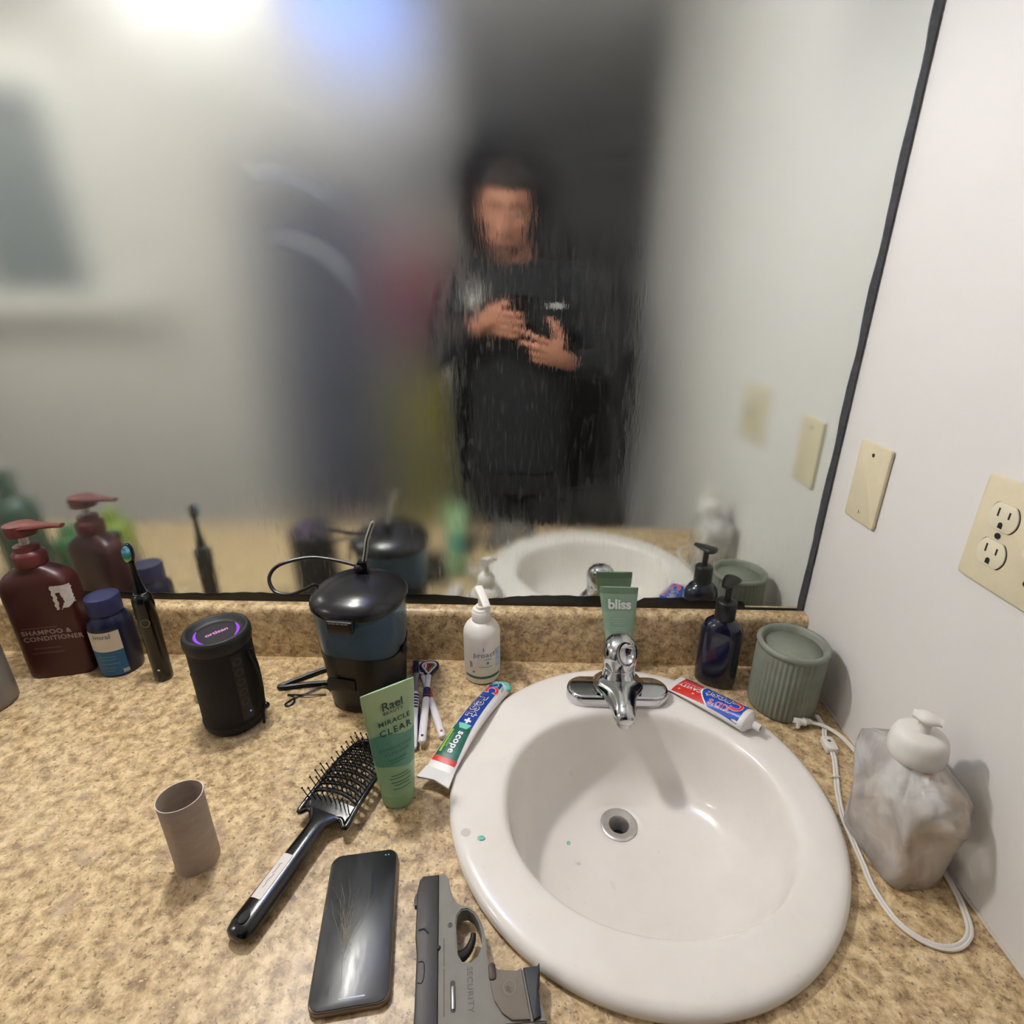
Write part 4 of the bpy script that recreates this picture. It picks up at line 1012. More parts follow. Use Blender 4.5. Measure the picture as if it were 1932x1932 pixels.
m2 = t.n('ShaderNodeMixShader'); t.link(fr_.outputs[0], m2.inputs[0]); t.link(m1.outputs[0], m2.inputs[1]); t.link(gl.outputs[0], m2.inputs[2])
t.link(m2.outputs[0], t.out.inputs[0])
M_CLEAR = t.m
def soap_ring(z, a, b, e, dx=0, dy=0, rot=0, dent=0.0, n=64):
    r = se(dx, dy, z, a, b, n, e, rot)
    out = []
    for i, p in enumerate(r):
        th = 2*pi*i/n
        d = dent * (0.6*max(0, cos(th - 3.6))**3 + 0.5*max(0, cos(th - 5.0))**4 + 0.3*sin(5*th + z*60))
        c = Vector((dx, dy, z)); q = p + (c - p) * d; q.z = z + dent*0.03*sin(3*th)
        out.append(q)
    return out
rings = []
for z, a, b, e, dx, dy, rot, dent in ((0.000, 0.0290, 0.0440, 5, -0.003, -0.004, 0.10, 0.0), (0.004, 0.0320, 0.0470, 5, -0.003, -0.004, 0.10, 0.0), (0.030, 0.0330, 0.0500, 4.5, -0.002, -0.003, 0.10, 0.06), (0.050, 0.0330, 0.0530, 4.5, 0.000, 0.0, 0.06, 0.22),
                                (0.066, 0.0350, 0.0560, 4.5, 0.002, 0.000, 0.02, 0.36), (0.085, 0.0370, 0.0590, 5, 0.003, 0.000, 0.0, 0.22), (0.105, 0.0370, 0.0600, 5, 0.003, 0.004, 0.0, 0.10), (0.122, 0.0350, 0.0570, 4.5, 0.002, 0.006, 0.0, 0.16), (0.132, 0.0310, 0.0480, 3.6, 0.0, 0.006, 0.0, 0.10), (0.139, 0.0240, 0.0300, 2.6, -0.003, 0.002, 0, 0.0), (0.142, 0.0170, 0.0180, 2.0, -0.006, 0.0, 0, 0), (0.148, 0.0165, 0.0165, 2.0, -0.007, 0.0, 0, 0)):
    rings.append(soap_ring(z, a, b, e, dx, dy, rot, dent))
G().loft(rings, True, False).obj('body', M_CLEAR, sp_, 55)
rings = [[Vector((p.x*0.965, p.y*0.965, p.z + (0.0012 if k == 0 else 0))) for p in soap_ring(z, a*0.97, b*0.97, e, dx, dy, rot, 0.03)] for k, (z, a, b, e, dx, dy, rot) in enumerate(((0.0015, 0.030, 0.045, 5, -0.003, -0.004, 0.1), (0.015, 0.0325, 0.0480, 4.6, -0.003, -0.004, 0.1), (0.034, 0.0325, 0.0485, 4.5, -0.002, -0.003, 0.1)))]
t = NT('amber_soap'); ms = t.n('ShaderNodeMixShader'); ms.inputs[0].default_value = 0.50
p1 = t.n('ShaderNodeBsdfPrincipled'); p1.inputs['Base Color'].default_value = srgb((238, 192, 112)); p1.inputs['Roughness'].default_value = 0.15
tr = t.n('ShaderNodeBsdfTransparent'); tr.inputs[0].default_value = srgb((248, 226, 178))
t.link(p1.outputs[0], ms.inputs[1]); t.link(tr.outputs[0], ms.inputs[2]); t.link(ms.outputs[0], t.out.inputs[0])
G().loft(rings).obj('soap', t.m, sp_, 55)
M_FROST = mat('frosted_white_plastic', (226, 222, 214), 0.35, var=0.02, sub=0.1)
G().lathe([(0.0200, 0.143), (0.0245, 0.144), (0.0265, 0.148), (0.0272, 0.156), (0.0262, 0.166), (0.0238, 0.1735), (0.0190, 0.1770), (0.0080, 0.1785)], 44, (-0.0085, 0.0, 0)).obj('collar', M_FROST, sp_, 50)
G().lathe([(0.0062, 0.178), (0.0058, 0.190)], 18, (-0.0085, 0.0, 0)).obj('pump_stem', M_FROST, sp_)
g = G(); secs = []
for u in [i/10 for i in range(11)]:
    y = lerp(-0.013, 0.013, u); k = max(0.35, sin(pi*min(0.95, max(0.05, u))))**0.5
    secs.append([(0.0105*k*cos(a), y, 0.1950 + 0.0055*k*sin(a)) for a in [2*pi*i/18 for i in range(18)]])
g.loft(secs).xform(Matrix.Translation((-0.0085, 0, 0)) @ Matrix.Rotation(0.9, 4, 'Z')).obj('pump_head', M_FROST, sp_, 60)
# fallen dip tube inside
g = G(); g.tube(spline([(-0.0085, 0, 0.15), (-0.002, 0.006, 0.10), (0.006, 0.014, 0.05), (0.004, 0.022, 0.012)], 6), 0.0028, 8); g.obj('dip_tube', mat('dip_tube', (214, 206, 190), 0.4), sp_)

# ================================================================== toothpaste tubes
def lying_tube(parent, m, path, hw, ht, n=40, mats=None, flat=1.8):
    """tube lying on a surface: path of centres, half widths and half thicknesses; returns rings and a top-surface map"""
    P = [Vector(p) for p in path]; rings = []
    for i, p in enumerate(P):
        tn = (P[min(i+1, len(P)-1)] - P[max(i-1, 0)]).normalized(); side = tn.cross(Vector((0, 0, 1))).normalized(); up = side.cross(tn)
        ring = []
        for k in range(n):
            a = 2*pi*k/n; c, s_ = cos(a), sin(a)
            ring.append(p + side*hw[i]*math.copysign(abs(c)**(2/2.3), c) + up*ht[i]*math.copysign(abs(s_)**(2/flat), s_))
        rings.append(ring)
    L = [0.0]
    for i in range(1, len(P)): L.append(L[-1] + (P[i]-P[i-1]).length)
    def fm(s_, x, off=0.0005):
        """s_ = distance from the first end, x = sideways (positive to the right when looking from the first end)"""
        i = 0
        while i < len(L)-2 and L[i+1] < s_: i += 1
        u = (s_ - L[i]) / max(1e-9, L[i+1]-L[i]); u = max(-0.5, min(1.5, u))
        p = P[i].lerp(P[i+1], u); tn = (P[i+1]-P[i]).normalized(); side = tn.cross(Vector((0, 0, 1))).normalized(); up = side.cross(tn)
        uu = max(0, min(1, u)); w_ = lerp(hw[i], hw[i+1], uu); h_ = lerp(ht[i], ht[i+1], uu)
        q = max(0.0, 1 - min(1, abs(x/w_))**2.3) ** (1/flat) if abs(x) < w_ else 0
        return p + side*x + up*(h_*q + off)
    return rings, fm, L[-1]
def strip_patch(fm, s0, s1, f0, f1, ns, nx, off=0.0004, shape=None):
    """patch on the tube between two lengths, f0..f1 sideways; shape(s) -> (x0, x1) overrides"""
    v = []; f = []
    for j in range(ns+1):
        s_ = lerp(s0, s1, j/ns); x0, x1 = (f0, f1) if shape is None else shape(j/ns)
        for i in range(nx+1): v.append(fm(s_, lerp(x0, x1, i/nx), off))
    for j in range(ns):
        for i in range(nx): f.append((j*(nx+1)+i, j*(nx+1)+i+1, (j+1)*(nx+1)+i+1, (j+1)*(nx+1)+i))
    return G().add(v, f)
M_TWHT = mat('tube_white', (228, 224, 220), 0.35, var=0.03)
M_CBLU = mat('crest_blue', (28, 62, 150), 0.3, var=0.06)
M_CGRN = mat('tube_green', (24, 92, 74), 0.3, var=0.3, scale=90)
M_CRED = mat('tube_red', (206, 52, 44), 0.35, var=0.06)
M_PW = mat('print_white', (236, 236, 238), 0.5, var=0.01)
M_PRED = mat('print_red', (220, 44, 44), 0.45, var=0.02)
M_TEAL = mat('teal_paste', (116, 196, 178), 0.25, var=0.1, scale=120)
# --- the long tube at the left rim of the sink, nozzle towards the mirror
ta = thing('squeezed_toothpaste_tube', 'squeezed blue and green toothpaste tube with teal paste on its nozzle', 'toothpaste tube', (0, 0, 0))
pathA = spline([(-0.0415, -0.1150, 0.0150), (-0.0560, -0.1480, 0.0215), (-0.0740, -0.1900, 0.0275), (-0.0905, -0.2300, 0.0270), (-0.1060, -0.2680, 0.0215), (-0.1120, -0.2830, 0.0190)], 5)
nA = len(pathA)
hwA = [lerp(0.0165, 0.0205, i/(nA-1)) for i in range(nA)]
htA = [lerp(0.0125, 0.0014, (i/(nA-1))**1.1) for i in range(nA)]
rings, fA_, LA = lying_tube(ta, M_TWHT, pathA, hwA, htA)
fA = lambda s_, x, off=0.0005: fA_(s_, -x, off)      # x > 0 is the sink side
G().loft(rings).obj('body', M_TWHT, ta, 60)
# flared crimp
end = pathA[-1]; d_ = (pathA[-1]-pathA[-3]).normalized(); sd = d_.cross(Vector((0, 0, 1))).normalized()
v = []
for k, (u, w_, z) in enumerate(((0.0, 0.0205, 0), (0.008, 0.0220, 0.0005), (0.016, 0.0240, 0.0015))):
    for x in (-1, -0.5, 0, 0.5, 1):
        v += [end + d_*(u + 0.004*abs(x)*(k > 1)) + sd*w_*x + Vector((0, 0, z + 0.0014)), end + d_*(u + 0.004*abs(x)*(k > 1)) + sd*w_*x + Vector((0, 0, z - 0.0014))]
f = []
for k in range(2):
    for i in range(4):
        a = k*10 + i*2; b = a + 10
        f += [(a, a+2, b+2, b), (a+1, b+1, b+3, a+3)]
f += [(20+2*i, 22+2*i, 23+2*i, 21+2*i) for i in range(4)] + [(0, 10, 11, 1), (10, 20, 21, 11), (8, 9, 19, 18), (18, 19, 29, 28), (0, 1, 3, 2), (2, 3, 5, 4), (4, 5, 7, 6), (6, 7, 9, 8)]
new_obj('crimp', v, f, M_TWHT, ta, 30)
bl = strip_patch(fA, 0.004, 0.112, -0.0150, 0.0085, 16, 8, shape=lambda u: (-0.0150, lerp(0.0075, 0.0110, u))).obj('blue_print', M_CBLU, ta)
gr = strip_patch(fA, 0.112, 0.166, -0.0150, 0.012, 10, 8, shape=lambda u: (lerp(-0.0160, -0.0185, u), lerp(0.0110, 0.0160, u))).obj('green_print', M_CGRN, ta)
strip_patch(fA, 0.166, 0.174, -0.019, 0.017, 2, 8).obj('red_stripe', M_CRED, ta)
strip_patch(fA, 0.122, 0.160, -0.0155, -0.0120, 6, 2, 0.0008).obj('lime_stripe', mat('lime_print', (150, 190, 60), 0.4), gr)
# letters run from the crimp towards the nozzle, tops to the left
def onA(off): return lambda x, y: fA(LA - x, -y, off)      # x from the crimp end, y up = left side
LAr = LA
def mapA(off): return lambda x, y: fA(x, -(-y), off)
# reading from nozzle to crimp: x grows with distance from the nozzle; letter tops point right (sink side)
rd = lambda off: (lambda x, y: fA(x, -0.0025 + y, off))
lettering('C', 0.0285, rd(0.0010), M_PW, bl, 0.060, ox=0.026, oy=0.001, sx=0.85, name='logo_outline')
lettering('C', 0.0285, rd(0.0014), M_PRED, bl, 0.028, ox=0.026, oy=0.001, sx=0.85, name='logo_letter')
lettering('rest', 0.0275, rd(0.0010), M_PW, bl, 0.040, 1.14, ox=0.0690, oy=0.001, sx=1.0, name='logo_outline')
lettering('rest', 0.0275, rd(0.0014), mat('navy_print', (22, 34, 92), 0.4), bl, 0.006, 1.14, ox=0.0690, oy=0.001, sx=1.0, name='logo_letter')
lettering('+', 0.018, rd(0.0010), M_PW, bl, 0.05, ox=0.1035, oy=0.001)
lettering('scope', 0.0145, rd(0.0010), M_PW, gr, 0.02, 1.05, ox=0.1410, oy=0.004)
lettering('complete', 0.006, rd(0.0010), mat('green_ink', (130, 180, 130), 0.5), gr, 0.01, 1.0, ox=0.140, oy=-0.006)
strip_patch(fA, 0.109, 0.118, -0.010, 0.010, 3, 6, 0.0007, shape=lambda u: (-0.012+0.006*u, 0.009-0.004*u)).obj('teal_swirl', M_TEAL, gr)
# nozzle smothered in paste
g = G(); rndp = random.Random(5)
n0 = pathA[0]; dn = (pathA[0]-pathA[2]).normalized()
sdn = dn.cross(Vector((0, 0, 1))).normalized()
for i in range(12):
    u = rndp.uniform(-0.2, 1.0)
    c = n0 + dn*(0.010*u + 0.001) + sdn*rndp.uniform(-0.011, 0.013) + Vector((0, 0, rndp.uniform(-0.003, 0.009)))
    g.sphere(c, (rndp.uniform(0.004, 0.008), rndp.uniform(0.004, 0.008), rndp.uniform(0.003, 0.006)), 12, 8)
g.sphere(n0 + dn*0.004 + sdn*0.0, (0.0125, 0.0105, 0.0105), 14, 10)
po = g.obj('paste_smear', M_TEAL, ta)
evaluated(po, ('REMESH', dict(mode='VOXEL', voxel_size=0.0011)), ('SMOOTH', dict(factor=0.5, iterations=4)))
po.data.materials.clear(); po.data.materials.append(M_TEAL)
g = G()
for s0, x0, s1, x1 in ((0.002, -0.002, 0.014, 0.004), (0.014, 0.004, 0.022, -0.004), (0.010, 0.009, 0.020, 0.012), (0.003, 0.004, 0.012, -0.008)):
    g.tube([fA(lerp(s0, s1, u), lerp(x0, x1, u), 0.0008) for u in (0, 0.35, 0.7, 1)], [0.0016, 0.0012, 0.0012, 0.0006], 6)
g.obj('paste_streak', M_TEAL, ta)

# --- the children's toothpaste tube on the sink deck at the right
tk = thing('childrens_toothpaste_tube', 'red and blue toothpaste tube with open white nozzle on the sink deck', 'toothpaste tube', (0, 0, 0.0168))
pK = [(0.2430, -0.0930), (0.3230, -0.1880)]
d2 = (Vector(pK[1]) - Vector(pK[0])).normalized()
pathK = []; hwK = []; htK = []
for i in range(13):
    u = i/12; q = Vector(pK[0]).lerp(Vector(pK[1]), u); h = lerp(0.0013, 0.0145, u**0.75)
    pathK.append((q.x, q.y, h + 0.0002)); hwK.append(lerp(0.0235, 0.0200, u)); htK.append(h)
rings, fK, LK = lying_tube(tk, M_TWHT, pathK, hwK, htK)
G().loft(rings).obj('body', M_TWHT, tk, 60)
e1 = Vector(pathK[-1]); dk = Vector((d2.x, d2.y, 0.03)).normalized(); sk_ = dk.cross(Vector((0, 0, 1))).normalized(); uk = sk_.cross(dk)
def kring(t_, r1_, r2_, n=32): return [e1 + dk*t_ + sk_*r1_*cos(2*pi*i/n) + uk*r2_*sin(2*pi*i/n) for i in range(n)]
G().loft([kring(-0.002, 0.0203, 0.0147), kring(0.001, 0.0205, 0.0150), kring(0.0055, 0.0206, 0.0152), kring(0.0068, 0.0196, 0.0145), kring(0.0095, 0.0120, 0.0105), kring(0.0135, 0.0070, 0.0070)]).obj('shoulder', M_TWHT, tk, 50)
nz = G().loft([kring(0.013, 0.0058, 0.0058), kring(0.024, 0.0055, 0.0055), kring(0.0245, 0.0050, 0.0050), kring(0.0242, 0.0036, 0.0036), kring(0.018, 0.0034, 0.0034)]).obj('nozzle', M_TWHT, tk, 50)
G().loft([kring(0.0200, 0.0036, 0.0036), kring(0.0202, 0.001, 0.001)]).obj('opening', mat('nozzle_dark', (96, 100, 108), 0.5), nz)
rdp = strip_patch(fK, 0.012, 0.074, -0.022, 0.022, 10, 10, shape=lambda u: (lerp(-0.0175, -0.0165, u), lerp(0.0215, 0.0195, u))).obj('red_print', M_CRED, tk)
strip_patch(fK, 0.012, 0.056, 0, 0, 6, 3, 0.0005, shape=lambda u: (-0.0215, lerp(-0.0165, -0.0190, u))).obj('blue_stripe', M_CBLU, tk)
# blue field with an arched edge
def arch(w0, off, m, name, s_in):
    v = []; ns, nx = 14, 14
    for i in range(nx+1):
        x = lerp(-0.0205, 0.0205, i/nx)
        se_ = s_in + 0.0105*(((x + 0.010)/0.0205)**2) - w0
        for j in range(ns+1): v.append(fK(lerp(min(se_, LK), LK - 0.001, j/ns), x*0.985, off))
    f = [(i*(ns+1)+j, (i+1)*(ns+1)+j, (i+1)*(ns+1)+j+1, i*(ns+1)+j+1) for i in range(nx) for j in range(ns)]
    return G().add(v, f).obj(name, m, tk)
arch(0.0028, 0.0008, M_PW, 'white_arch', 0.052)
kb = arch(0.0, 0.0011, mat('kids_blue', (34, 76, 178), 0.3, var=0.06), 'blue_print', 0.052)
rk = lambda off: (lambda x, y: fK(LK - x, y, off))       # reads from the nozzle to the crimp, tops towards the basin
lettering('C', 0.025, rk(0.0016), M_PW, kb, 0.060, ox=0.0125, oy=0.000, name='logo_outline')
lettering('C', 0.025, rk(0.0020), M_PRED, kb, 0.030, ox=0.0125, oy=0.000, name='logo_letter')
lettering('rest', 0.0215, rk(0.0016), M_PW, kb, 0.058, 1.18, ox=0.0435, oy=-0.0025, name='logo_outline')
lettering('rest', 0.0215, rk(0.0020), mat('kids_navy', (20, 34, 100), 0.4), kb, 0.010, 1.18, ox=0.0435, oy=-0.0025, name='logo_letter')
lettering("KID'S", 0.0130, rk(0.0016), M_PW, kb, 0.045, 1.15, ox=0.0350, oy=0.0110, name='logo_outline')
lettering("KID'S", 0.0130, rk(0.0020), mat('kid_red', (226, 90, 96), 0.4), kb, 0.008, 1.15, ox=0.0350, oy=0.0110, name='logo_letter')
vt = lambda off: (lambda x, y: fK(0.030 - y, -0.002 + x*1.0, off))   # across the tube
rk2 = lambda off: (lambda x, y: fK(0.029 + y, x, off))
lettering('CAVITY', 0.0108, rk(0.0009), M_PW, rdp, 0.03, 1.1, ox=LK-0.034, oy=0.001)
lettering('PROTECTION', 0.0050, rk(0.0009), M_PW, rdp, 0.0, 1.1, ox=LK-0.034, oy=-0.0068)
for s_, x0, x1 in ((0.066, -0.014, -0.006), (0.075, -0.014, -0.004), (0.088, -0.0145, -0.002)):
    strip_patch(fK, s_-0.0, s_+0.012, 0, 0, 3, 1, 0.0018, shape=lambda u: (-0.0125, -0.0118)).obj('fine_print', mat('kids_fine', (120, 150, 214), 0.5), kb)
for s_, x in ((0.020, 0.013), (0.044, 0.012), (0.050, -0.009)):
    strip_patch(fK, s_, s_+0.004, 0, 0, 2, 1, 0.0009, shape=lambda u, x=x: (x-0.0022*(1-u), x+0.0022*(1-u))).obj('print_mark', mat('cream_mark', (238, 196, 150), 0.5), rdp)

# ================================================================== toothbrushes and tongue cleaners
M_BR = mat('brush_white', (226, 222, 222), 0.3, var=0.02)
M_BRN = mat('brush_navy', (34, 38, 84), 0.4, var=0.05)
M_BRR = mat('brush_red', (196, 52, 48), 0.4, var=0.05)
M_BRG = mat('brush_clear_grey', (150, 156, 164), 0.2, var=0.05, trans=0.3)
def brush_frame(p0, p1):
    """matrix with local x from p0 to p1"""
    a = Vector(p0); d = Vector(p1) - a; L_ = d.length; ex = d.normalized(); ey = Vector((0, 0, 1)).cross(ex).normalized(); ez = ex.cross(ey)
    return Matrix(((ex.x, ey.x, ez.x, a.x), (ex.y, ey.y, ez.y, a.y), (ex.z, ey.z, ez.z, a.z), (0, 0, 0, 1))), L_
def bar(stations, n=16):
    return G().loft([[(x, yo + w_*cos(2*pi*k/n), zo + h_*sin(2*pi*k/n)) for k in range(n)] for x, w_, h_, yo, zo in stations])
# toothbrush
tb = thing('toothbrush', 'white toothbrush with navy striped grip and clear neck beside the mint tube', 'toothbrush', (0, 0, 0))
Mb, Lb = brush_frame((-0.1590, -0.2350, 0.0055), (-0.1915, -0.0450, 0.0080))
bar([(0.0, 0.003, 0.003, 0, 0), (0.003, 0.0062, 0.0046, 0, 0), (0.03, 0.0070, 0.0050, 0, 0), (0.07, 0.0066, 0.0050, 0, 0), (0.105, 0.0062, 0.0048, 0, 0), (0.118, 0.0052, 0.0044, 0, 0)]).xform(Mb).obj('handle', M_BR, tb, 60)
bar([(0.002, 0.0045, 0.003, 0.0022, -0.001), (0.03, 0.0062, 0.0040, 0.0022, -0.001), (0.06, 0.0060, 0.0042, 0.0020, -0.001), (0.088, 0.0045, 0.003, 0.002, -0.001)]).xform(Mb @ Matrix.Translation((0, -0.0050, 0.0002))).obj('rubber_edge', M_BRN, tb, 60)
bar([(0.117, 0.0052, 0.0044, 0, 0), (0.128, 0.0040, 0.0036, 0, 0), (0.150, 0.0036, 0.0032, 0, 0), (0.162, 0.0060, 0.0034, 0, 0), (0.176, 0.0064, 0.0034, 0, 0), (0.190, 0.0050, 0.003, 0, 0), (0.193, 0.002, 0.002, 0, 0)]).xform(Mb).obj('neck', M_BRG, tb, 60)
for i in range(5):
    bar([(0.080 + i*0.0068, 0.0058, 0.0046, 0, 0.0008), (0.0835 + i*0.0068, 0.0058, 0.0046, 0, 0.0008)]).xform(Mb).obj('grip_stripe', M_BRN, tb)
for i in range(4):
    for j in (-1, 0, 1):
        G().lathe([(0.0014, 0.0), (0.0015, 0.010)], 8, (0.166 + i*0.0062, j*0.0032, 0.003)).xform(Mb).obj('bristle_tuft', M_BRN, tb)
# two tongue cleaners with looped heads
def tongue_cleaner(name, label, p0, p1, mcol, grip0, loop_w):
    th = thing(name, label, 'tongue cleaner', (0, 0, 0), group='tongue cleaners beside the flosser')
    Mt, Lt = brush_frame(p0, p1)
    bar([(0.0, 0.003, 0.003, 0, 0), (0.003, 0.0058, 0.0044, 0, 0), (0.04, 0.0060, 0.0044, 0, 0), (0.09, 0.0056, 0.0042, 0, 0), (Lt-0.048, 0.0046, 0.0038, 0, 0), (Lt-0.036, 0.0050, 0.003, 0, 0)]).xform(Mt).obj('handle', M_BR, th, 60)
    G().sphere((0.010, 0, 0.0036), (0.0034, 0.0022, 0.0012), 12, 6).xform(Mt).obj('hang_mark', mcol, th)
    for i in range(4):
        bar([(grip0 + i*0.0062, 0.0059, 0.0046, 0.0, 0.0004), (grip0 + 0.0046 + i*0.0062, 0.0059, 0.0046, 0.0, 0.0004)]).xform(Mt).obj('grip_pad', mcol, th)
    lp = [(Lt-0.038, 0.0, 0), (Lt-0.026, loop_w*0.55, 0), (Lt-0.012, loop_w, 0), (Lt-0.002, loop_w*0.75, 0), (Lt+0.001, 0.0, 0), (Lt-0.002, -loop_w*0.75, 0), (Lt-0.012, -loop_w, 0), (Lt-0.026, -loop_w*0.55, 0)]
    g = G(); g.tube(spline(lp, 6, True), 0.0026, 8, True, flat=1.2); lo_ = g.xform(Mt).obj('loop', mcol, th)
    lp2 = [(lerp(Lt-0.014, x, 0.80), y*0.80, 0.0014) for x, y, z in lp]
    g = G(); g.tube(spline(lp2, 6, True), 0.0020, 8, True); g.xform(Mt).obj('loop_lining', M_BR, lo_)
    return th
tongue_cleaner('tongue_cleaner', 'white tongue cleaner with navy grip and navy looped head', (-0.1470, -0.2290, 0.0125), (-0.1695, -0.0380, 0.0060), M_BRN, 0.096, 0.0145)
tongue_cleaner('tongue_cleaner', 'white tongue cleaner with red grip lying aslant beneath the navy one', (-0.1195, -0.2110, 0.0050), (-0.1885, -0.0385, 0.0040), M_BRR, 0.088, 0.0125)

# ================================================================== cardboard tube
t = NT('cardboard'); co = t.coords()
c = t.ramp(t.noise(t.mapping(co, (1, 1, 3)), 40, 4, 0.7), [(0.3, srgb((172, 156, 142))), (0.7, srgb((190, 174, 160)))])
p = t.principled(Base_Color=c, Roughness=0.85)
t.link(t.bump(t.noise(t.mapping(co, (1, 1, 0.3)), 300, 2), 0.15, 0.0005), p.inputs['Normal'])
cb = thing('cardboard_tube', 'empty cardboard toilet paper tube standing on the counter', 'cardboard tube', (-0.3765, -0.3990, 0), 0.5)
rings = [se(0, 0, z, a, b, 56, 2.05) for z, a, b in ((0.0, 0.0228, 0.0222), (0.05, 0.0226, 0.0218), (0.0985, 0.0232, 0.0208), (0.0985, 0.0225, 0.0201), (0.05, 0.0219, 0.0211), (0.0, 0.0221, 0.0215))]
rings.append(rings[0])
G().loft(rings, False, False).obj('wall', t.m, cb, 50)
rim = se(0, 0, 0.0985, 0.02285, 0.02045, 56, 2.05)
g = G(); g.tube(rim, 0.00045, 5, True); g.obj('rim', mat('cut_edge', (226, 216, 208), 0.8), cb)

# ================================================================== hair brush
hb = thing('vent_hairbrush', 'black vented hairbrush with a white label strip on its handle', 'hairbrush', (-0.2860, -0.4880, 0), -math.atan2(0.082, 0.255))
M_HB = mat('hairbrush_black', (14, 13, 13), 0.20, var=0.1, coat=0.3)
# local y runs from the handle's end to the tip; local x to the right
def hsec(y, w_, h_, zc, n=20): return [(w_*math.copysign(abs(cos(2*pi*k/n))**0.85, cos(2*pi*k/n)), y, zc + h_*math.copysign(abs(sin(2*pi*k/n))**0.85, sin(2*pi*k/n))) for k in range(n)]
G().loft([hsec(0.000, 0.007, 0.005, 0.0110), hsec(0.003, 0.0130, 0.0085, 0.0112), hsec(0.012, 0.0152, 0.0100, 0.0115), hsec(0.035, 0.0150, 0.0102, 0.0120), hsec(0.070, 0.0142, 0.0100, 0.0130), hsec(0.100, 0.0125, 0.0088, 0.0150),
          hsec(0.118, 0.0116, 0.0075, 0.0170), hsec(0.128, 0.0120, 0.0065, 0.0180), hsec(0.137, 0.0200, 0.0050, 0.0190), hsec(0.143, 0.0250, 0.0038, 0.0195)]).obj('handle', M_HB, hb, 60)
G().lathe([(0.0056, 0.0), (0.0056, 0.0024), (0.0030, 0.0018), (0.001, 0.0016)], 20).xform(Matrix.Translation((0.0, 0.0155, 0.0204)) @ Matrix.Diagonal((0.85, 1.2, 1, 1))).obj('hang_hole', mat('hole_black', (5, 5, 5), 0.7), hb)
lbm = lambda x, y: Vector((x, y, 0.0120 + 0.0103*max(0, 1-(x/0.0150)**2)**0.42 + 0.0004 + (y-0.035)*0.03))
ls = quads(lbm, -0.0100, 0.0030, 0.034, 0.084, 8, 6).obj('label_strip', mat('paper_label', (222, 214, 208), 0.6, var=0.03), hb)
for i in range(9):
    y0 = 0.045 + i*0.0032
    g = G(); g.tube([lbm(-0.0045 + 0.0012*sin(i*2.1), y0, ) + Vector((0, 0, 0.0003)), lbm(-0.0030 - 0.0012*sin(i*1.3), y0 + 0.0026) + Vector((0, 0, 0.0003))], 0.00025, 4); g.obj('scribble', mat('grey_pen', (130, 122, 122), 0.7), ls)
# vented head: frame, cross ribs and pins
HY0, HY1 = 0.140, 0.258
def head_hw(y):
    u = (y - HY0)/(HY1-HY0)
    return lerp(0.0330, 0.0300, u) if u > 0.06 else 0.0310
def head_z(x, y):
    u = (y - HY0)/(HY1-HY0)
    return 0.0195 + 0.0075*sin(pi*min(1, u)) * 0.8 - 0.22*(abs(x)**1.5)
fr_o = []; 
outline = [(-0.0335, HY0-0.004), (-0.0330, HY0+0.02), (-0.0315, HY0+0.07), (-0.0290, HY1-0.012), (-0.0220, HY1), (0.0, HY1+0.003), (0.0220, HY1), (0.0290, HY1-0.012), (0.0315, HY0+0.07), (0.0330, HY0+0.02), (0.0335, HY0-0.004), (0.0240, HY0+0.002), (0.012, HY0+0.000), (-0.012, HY0+0.000), (-0.0240, HY0+0.002)]
g = G(); g.tube([Vector((x, y, head_z(x, y))) for x, y in [(p.x, p.y) for p in spline([(x, y, 0) for x, y in outline], 5, True)]], 0.0036, 8, True, flat=0.9)
hfr = g.obj('head_frame', M_HB, hb, 60)
# solid shoulders of the head near the handle and at the tip
def plate(y0, y1, k=0.96, nx=12, ny=6):
    v = []; N = (nx+1)*(ny+1)
    for dz in (0.0018, -0.0018):
        for j in range(ny+1):
            y = lerp(y0, y1, j/ny); hw = head_hw(y)*k
            for i in range(nx+1):
                x = lerp(-hw, hw, i/nx); v.append((x, y, head_z(x, y) + dz))
    f = []
    for j in range(ny):
        for i in range(nx):
            a = j*(nx+1)+i; f += [(a, a+1, a+nx+2, a+nx+1), (N+a, N+a+nx+1, N+a+nx+2, N+a+1)]
    per = [i for i in range(nx+1)] + [j*(nx+1)+nx for j in range(1, ny+1)] + [ny*(nx+1)+i for i in range(nx-1, -1, -1)] + [j*(nx+1) for j in range(ny-1, 0, -1)]
    for a, b in zip(per, per[1:] + per[:1]): f.append((a, N+a, N+b, b))
    return G().add(v, f)
plate(HY0-0.001, HY0+0.020).obj('head_base', M_HB, hb, 50)
plate(HY1-0.016, HY1-0.001, 0.86).obj('head_tip', M_HB, hb, 50)
ribs_y = [HY0 + 0.0255 + i*0.0104 for i in range(8)]
for y in ribs_y:
    P = []
    for i in range(13):
        x = lerp(-1, 1, i/12)*head_hw(y)*0.98; yy = y + 0.006*(1-(i/6-1)**2)
        P.append((x, yy, head_z(x, yy)))
    g = G(); g.tube(P, 0.0030, 7, flat=0.75); g.obj('rib', M_HB, hb, 60)
for x in (-0.0215, -0.011, 0.0, 0.011, 0.0215):
    g = G(); g.tube([(x*lerp(1.0, 0.92, i/10), lerp(HY0+0.018, HY1-0.014, i/10), head_z(x, lerp(HY0+0.018, HY1-0.014, i/10))-0.0012) for i in range(11)], 0.0011, 6); g.obj('cross_bar', M_HB, hb, 60)
pin = G(); pin.lathe([(0.00075, 0), (0.00070, 0.0190)], 6); pin.sphere((0, 0, 0.0198), 0.0014, 8, 6)
pin_me = None
